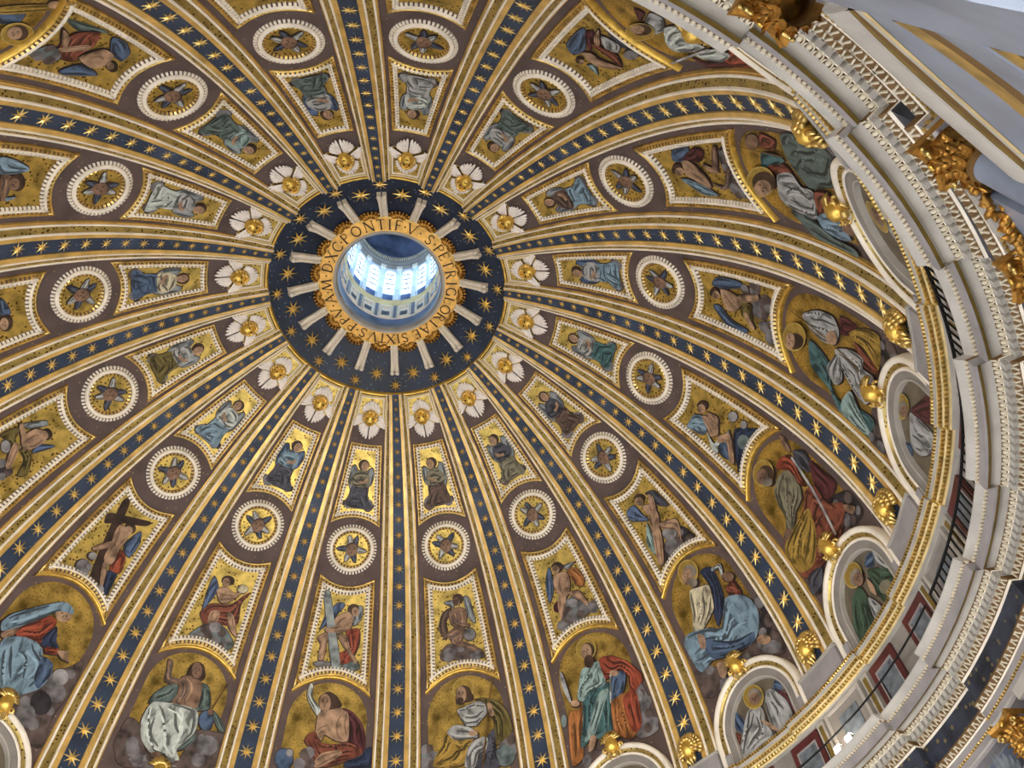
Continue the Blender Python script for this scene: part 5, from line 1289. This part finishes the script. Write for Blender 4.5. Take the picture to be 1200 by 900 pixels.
for k in range(2, 8):
    for sx, side in ((-1, 'before'), (1, 'after')):
        root = empty('attic_panel', k+sx*.17, (0, 21.1, 18.62), 'red marble framed grey panel in the attic below the %s, %s the lunette axis' % (nick(k), 'toward the %s' % nick(k+sx)), 'panel', 'red attic panels')
        root['label'] = 'red marble attic panel below the %s, nearer the %s' % (nick(k), nick(k+sx))
        part('frame', lambda: join(wbox(-.1, -.07, 18.64, 20.85, 20.98, 21.09), wbox(.07, .1, 18.64, 20.85, 20.98, 21.09), wbox(-.07, .07, 20.5, 20.85, 20.98, 21.09), wbox(-.07, .07, 18.64, 18.9, 20.98, 21.09)), 'red_marble', root, 'ap1')
        part('inner_frame', lambda: join(wbox(-.07, -.062, 18.9, 20.5, 20.96, 21.09), wbox(.062, .07, 18.9, 20.5, 20.96, 21.09), wbox(-.07, .07, 20.44, 20.5, 20.96, 21.09), wbox(-.07, .07, 18.9, 18.96, 20.96, 21.09)), 'lilac_stone', root, 'ap2')
        part('pane', lambda: wbox(-.065, .065, 18.9, 20.5, 21.03, 21.09), 'pane_grey', root, 'ap3')
    if k < 7:
        root = empty('attic_window', k+.5, (0, 21.0, 18.62), 'pale-framed attic window under the rib between the %s and the %s' % (nick(k), nick(k+1)), 'window', 'attic windows under the ribs')
        part('frame', lambda: join(wbox(-.145, -.125, 18.64, 20.88, 20.86, 21.09), wbox(.125, .145, 18.64, 20.88, 20.86, 21.09), wbox(-.125, .125, 20.78, 20.88, 20.86, 21.09)), 'pale_stone', root, 'aw1')
        part('surround', lambda: wbox(-.125, .125, 18.64, 20.78, 20.98, 21.09), 'grey_stone', root, 'aw2')
        part('pane', lambda: wbox(-.07, .07, 19.0, 20.4, 20.94, 20.98), 'pane_grey', root, 'aw3')
        for sx in (-1, 1): part('pilaster', lambda: wbox(sx*.165, sx*.215, 18.64, 20.88, 20.9, 21.09), 'pale_stone', root, 'aw4%d' % sx)
        for sx in (-1, 1): part('pilaster_inlay', lambda: wbox(sx*.178, sx*.202, 18.9, 20.7, 20.88, 20.9), 'olive_band', root, 'aw5%d' % sx)
# iron railing on the cornice ledge
rail = empty('gallery_railing', 5.4, (0, 20.4, 18.63), 'black iron railing with upright bars on the cornice ledge', 'railing')
part('top_rail', tube([cylp(-1.0+i*.05, 20.4, 19.62) for i in range(40)], .055, 6), 'iron', rail)
part('foot_rail', tube([cylp(-1.0+i*.05, 20.4, 18.78) for i in range(40)], .02, 6), 'iron', rail)
me_b = mesh('baluster', *tube([(0,0,0), (0,0,.84)], .034, 5), 'iron')
for i in range(48): put('baluster', me_b, rail, cylp(-1.0+1.95*i/47, 20.4, 18.77), cyl_frame(-1.0+1.95*i/47))
rail2 = empty('handrail', 3.4, (0, 20.4, 18.63), 'thin black handrail along the cornice ledge beside the floodlights', 'railing')
part('rail', tube([cylp(-1.1+i*.05, 20.3, 19.5) for i in range(42)], .04, 6), 'iron', rail2)
me_p = mesh('post', *tube([(0,0,0), (0,0,.86)], .025, 5), 'iron')
for i in range(5): put('post', me_p, rail2, cylp(-1.05+i*.5, 20.3, 18.63), cyl_frame(0))
# floodlights standing on the ledge
def floodlight(u, r, z, label, group=None):
    root = empty('floodlight', u, (0, r, z), label, 'floodlight', group)
    part('housing', box((0, r, z+.2), (1,0,0), .17, (0,1,0), .1, (0,0,1), .13), 'pale_stone', root)
    part('stand', box((0, r, z-.05), (1,0,0), .04, (0,1,0), .04, (0,0,1), .13), 'iron', root)
    part('glass', box((0, r-.11, z+.2), (1,0,0), .15, (0,1,0), .012, (0,0,1), .11), 'lamp_glass', root)
    part('top_glass', box((0, r, z+.34), (1,0,0), .15, (0,1,0), .09, (0,0,1), .012), 'lamp_glass', root)
floodlight(3.49, 20.45, 18.82, 'lit floodlight box on the cornice ledge, nearer the saw bearer', 'floodlights on the ledge')
floodlight(3.40, 20.45, 18.82, 'lit floodlight box on the cornice ledge, nearer the pale blue reader', 'floodlights on the ledge')

# ------------------------------------------------------------------ drum wall, windows, piers, capitals
struct('wall_drum', strip([[cylp(u, 21.95, z) for u in U_ALL] for z in (15.55, 10, 5, -1.5)]), 'slate_marble')
for k in range(16):
    w = empty('window_%d_offscreen' % (k+1), k, (0, 21.8, 1.0), kind='structure')
    part('pane_offscreen', lambda: wbox(-.15, .15, 1.4, 6.8, 21.78, 21.8), 'sky_pane_sun' if 5 <= k <= 10 else 'sky_pane', w, 'dw1%d' % (5 <= k <= 10))
    part('window_frame', lambda: join(wbox(-.19, -.15, 1.2, 6.9, 21.5, 21.94), wbox(.15, .19, 1.2, 6.9, 21.5, 21.94), wbox(-.19, .19, 6.8, 7.2, 21.5, 21.94), wbox(-.19, .19, 1.0, 1.4, 21.5, 21.94)), 'pale_stone', w, 'dw2')
    part('glazing_bars', lambda: join(wbox(-.006, .006, 1.4, 6.8, 21.72, 21.77, 1), *[wbox(-.15, .15, z, z+.08, 21.72, 21.77) for z in (2.9, 4.4, 5.9)]), 'iron', w, 'dw3')
for k in range(16):
    root = empty('drum_pier', k+.5, (0, 21.0, -1.5), 'grey-blue marble pier of the drum between window bays', 'pier', 'marble piers of the drum')
    part('shaft', lambda: wbox(-.088, .075, -1.5, 15.2, 20.99, 21.94), 'blue_marble', root, 'pr1')
    part('cap', lambda: wbox(-.1, .09, 15.2, 15.55, 20.9, 21.94), 'pale_stone', root, 'pr2')
def acanthus(a, z0, h, R, lean, w):
    """one curling leaf on a bell of radius R centred at (0, 21.12); a = angle around the bell"""
    d = Vector((sin(a), -cos(a), 0)); p = Vector((cos(a), sin(a), 0)); rows = []
    for i in range(9):
        t = i/8; out = R+.03+lean*t**2.5; zz = z0+h*(min(t, .82)-max(0, t-.82)*1.3); ww = w*(.6+.55*sin(pi*t*.9))*(1-.55*t*t)*(1.0 if i % 2 == 0 else .74)
        rows.append([Vector((0, 21.12, zz))+d*(out-.05*abs(q)+(.035 if q == 0 else 0))+p*(q*ww) for q in (-1, -.5, 0, .5, 1)])
    return strip(rows)
def capital(u, label, group, shaft=True):
    root = empty('column_capital', u, (0, 21.12, 14.0), label, 'capital', group)
    AA = [-2.0+4.0*i/16 for i in range(17)]
    part('bell', lambda: strip([[Vector((R*sin(a), 21.12-R*cos(a), z)) for a in AA] for R, z in ((.36,13.95),(.36,14.5),(.42,14.85),(.5,14.98),(.0,14.99))]), 'gilt_leaf', root, 'cp1', smooth=True)
    def abacus():
        n = 12; row = [Vector((x, 21.12-.62+.14*(1-(x/.6)**2), 0)) for x in [-.6+1.2*i/n for i in range(n+1)]]
        row = [Vector((-.6, 21.5, 0))]+row+[Vector((.6, 21.5, 0))]
        return strip([[v+Vector((0, .35, 14.98)) for v in row], [v+Vector((0,0,14.98)) for v in row], [v+Vector((0,0,15.08)) for v in row], [v+Vector((0,-.05,15.17)) for v in row]])
    part('abacus', abacus, 'gilt_leaf', root, 'cp2')
    if shaft: part('neck', lambda: strip([[Vector((R*sin(a), 21.12-R*cos(a), z)) for a in AA] for R, z in ((.0,13.8),(.33,13.8),(.35,13.88),(.36,13.96))]), 'brown_band', root, 'cp6')
    if shaft: part('shaft', lambda: strip([[Vector((R*sin(a), 21.12-R*cos(a), z)) for a in AA] for R, z in ((.36,2.0),(.35,8.0),(.32,13.8))]), 'blue_marble', root, 'cp7', smooth=True)
    j = 0
    for row, n in ((0, 7), (1, 6), (2, 7)):
        for i in range(n):
            a = -1.5+3.0*(i+.5*(row == 1)+.0)/(n-1 if row != 1 else n); j += 1
            part('acanthus_leaf', lambda: acanthus(a, 13.97+.3*row, .42-.04*row, .36+.02*row, .17+.03*row, .13-.015*row), 'gilt_leaf', root, 'cp3%d' % j)
    for sx in (-1, 1):
        part('volute', lambda: tube([Vector((sx*(.44+.15*(1-t/14)*cos(t*.7)), 20.66, 14.82+.15*(1-t/14)*sin(t*.7))) for t in range(13)], .045, 6), 'gilt', root, 'cp4%d' % sx, smooth=True)
    part('rosette', lambda: ball((0, 20.6, 15.06), (.09,0,0), (0,0,.09), (0,.05,0), 8, 6), 'gilt_bright', root, 'cp5', smooth=True)
for k in (4, 5, 6, 7):
    for sx in (-1, 1):
        if k == 7 and sx > 0: continue
        capital(k+.5+sx*.215, 'gilded acanthus capital beside the %s pediment, nearer the %s' % ((nick(k), nick(k+1)) if sx < 0 else (nick(k+1), nick(k))), 'gilded acanthus capitals', k < 7)

# gilded garlands slung between the capitals
def garland():
    g = []; rg = random.Random(8)
    for i in range(46):
        t = -1+2*(i+.5)/46; x = t*1.35; z = 14.95-.5*(1-t*t)+rg.uniform(-.12, .12); y = 20.95+rg.uniform(-.14, .1)
        a = rg.uniform(0, 6.28); d = Vector((cos(a)*.2, rg.uniform(-.14, -.02), sin(a)*.14)); c = Vector((x, y, z))
        g.append(tube([c-d*.6, c, c+d*.7, c+d*1.1+Vector((0,-.03,-.05))], [.03, .085, .07, .015], 5))
    for i in range(14):
        t = -1+2*(i+.5)/14; g.append(ball((t*1.25, 20.86, 14.9-.5*(1-t*t)), (.09,0,0), (0,0,.09), (0,.09,0), 7, 5))
    return join(*g)
for k in (4, 5, 6):
    root = empty('gilded_garland', k+.455, (0, 21.0, 14.4), 'gilded leafy garland between the capitals under the %s and %s rib' % (nick(k), nick(k+1)), 'garland', 'gilded garlands')
    part('foliage', garland, 'gilt_leaf', root, 'gar1', smooth=True)
    for sx in (-1, 1): part('bow', lambda: join(ball((sx*1.35, 20.9, 15.0), (.16,0,0), (0,0,.1), (0,.08,0), 8, 6), tube([(sx*1.35, 20.9, 15.0), (sx*1.42, 20.86, 14.7), (sx*1.36, 20.88, 14.35)], [.06, .05, .02], 6)), 'gilt_leaf', root, 'gar2%d' % sx, smooth=True)

# curved window pediments
def pz(u): return 13.6-1.0*(u/.28)**2
PU = [-.34+.68*i/20 for i in range(21)]
def ped(prof): return strip([[cylp(u, r, pz(u)+dz) for u in PU] for r, dz in prof])
def pw(u): return 12.3-.75*(u/.28)**2
PROF = [(21.9,.02),(21.0,.0),(20.985,-.1),(20.985,-.25),(21.0,-.4),(21.04,-.55),(21.08,-.66)]
def ped_cap(u):
    V = [cylp(u, r, pz(u)+dz) for r, dz in PROF+[(21.09,-.72),(21.9,-.7)]]
    return V, [tuple(range(len(V)))]
def flat(prof): return strip([[cylp(u, r, z) for u in PU] for r, z in prof])
def mix(r0, f0, r1, f1): return strip([[cylp(u, r0, f0(u)) for u in PU], [cylp(u, r1, f1(u)) for u in PU]])
for k in (4, 5, 6, 7):
    root = empty('window_pediment', k, (0, 21.2, 7.5), 'grey curved window pediment with gilt mouldings beneath the %s' % nick(k), 'pediment', 'curved window pediments')
    part('arched_cornice', lambda: ped(PROF), 'pale_stone', root, 'pd1', smooth=True)
    for e in (0, -1): part('end_face', lambda: ped_cap(PU[e]), 'pale_stone', root, 'pd14%d' % e)
    part('arch_roll', lambda: ped([(21.08,-.66),(21.075,-.69),(21.08,-.73),(21.09,-.76)]), 'pale_stone', root, 'pd2', smooth=True)
    part('olive_strip', lambda: mix(21.09, lambda u: pz(u)-.76, 21.1, lambda u: pz(u)*.62+pw(u)*.38-.5), 'olive_band', root, 'pd3')
    part('tympanum', lambda: mix(21.1, lambda u: pz(u)*.62+pw(u)*.38-.5, 21.13, lambda u: pw(u)-.0), 'brown_band', root, 'pd4')
    part('cornice_roll', lambda: strip([[cylp(u, r, pw(u)+dz) for u in PU] for r, dz in ((21.13,.07),(21.115,.04),(21.112,0),(21.118,-.05),(21.125,-.08))]), 'pale_stone', root, 'pd5', smooth=True)
    part('pale_fillet', lambda: mix(21.125, lambda u: pw(u)-.08, 21.13, lambda u: pw(u)-.28), 'cream', root, 'pd6')
    part('frieze_slab', lambda: mix(21.135, lambda u: pw(u)-.28, 21.14, lambda u: 10.25), 'blue_marble', root, 'pd7')
    part('gilt_moulding', lambda: flat([(21.14,10.25),(21.12,10.22),(21.11,10.12),(21.125,10.0),(21.13,9.9),(21.12,9.82),(21.135,9.72)]), 'gilt', root, 'pd8', smooth=True)
    part('brown_band', lambda: flat([(21.135,9.72),(21.14,9.32)]), 'brown_band', root, 'pd9')
    part('lower_slab', lambda: flat([(21.14,9.32),(21.13,9.3),(21.13,8.4),(21.15,8.35)]), 'blue_marble', root, 'pd10')
    part('lower_gilt', lambda: flat([(21.15,8.35),(21.15,8.25),(21.12,8.2),(21.11,8.0),(21.14,7.85)]), 'gilt', root, 'pd11')
    part('lower_brown', lambda: flat([(21.14,7.85),(21.2,7.4)]), 'brown_band', root, 'pd12')
    part('backing', lambda: flat([(21.9,13.3),(21.9,7.4),(21.2,7.4)]), 'grey_stone', root, 'pd13')

# stone wings resting on the pediment below the saw bearer
def stone_wing(sx):
    V = []; F = []
    for i in range(7):
        a = 1.5-sx*.22*i; l = 1.25-.1*i; d = Vector((cos(a), 0, sin(a))); p = Vector((-sin(a), 0, cos(a))); b = Vector((sx*(.1+.05*i), 20.95-.012*i, 13.75-.06*i)); m = len(V)
        for t, w in ((0,.05),(.4,.12),(.8,.12),(1,.02)):
            for q in (-1, 0, 1): V.append(b+d*(l*t)+p*(q*w)+Vector((0, -.03 if q == 0 else 0, 0)))
        for r in range(3):
            for c in range(2): F.append((m+r*3+c, m+r*3+c+1, m+r*3+c+4, m+r*3+c+3))
    return V, F
root = empty('stone_wings', 4.1, (0, 21.0, 13.6), 'pair of grey carved feathered wings beside the gilded capital', 'sculpture')
for sx in (-1, 1): part('wing', stone_wing(sx), 'pane_grey', root)
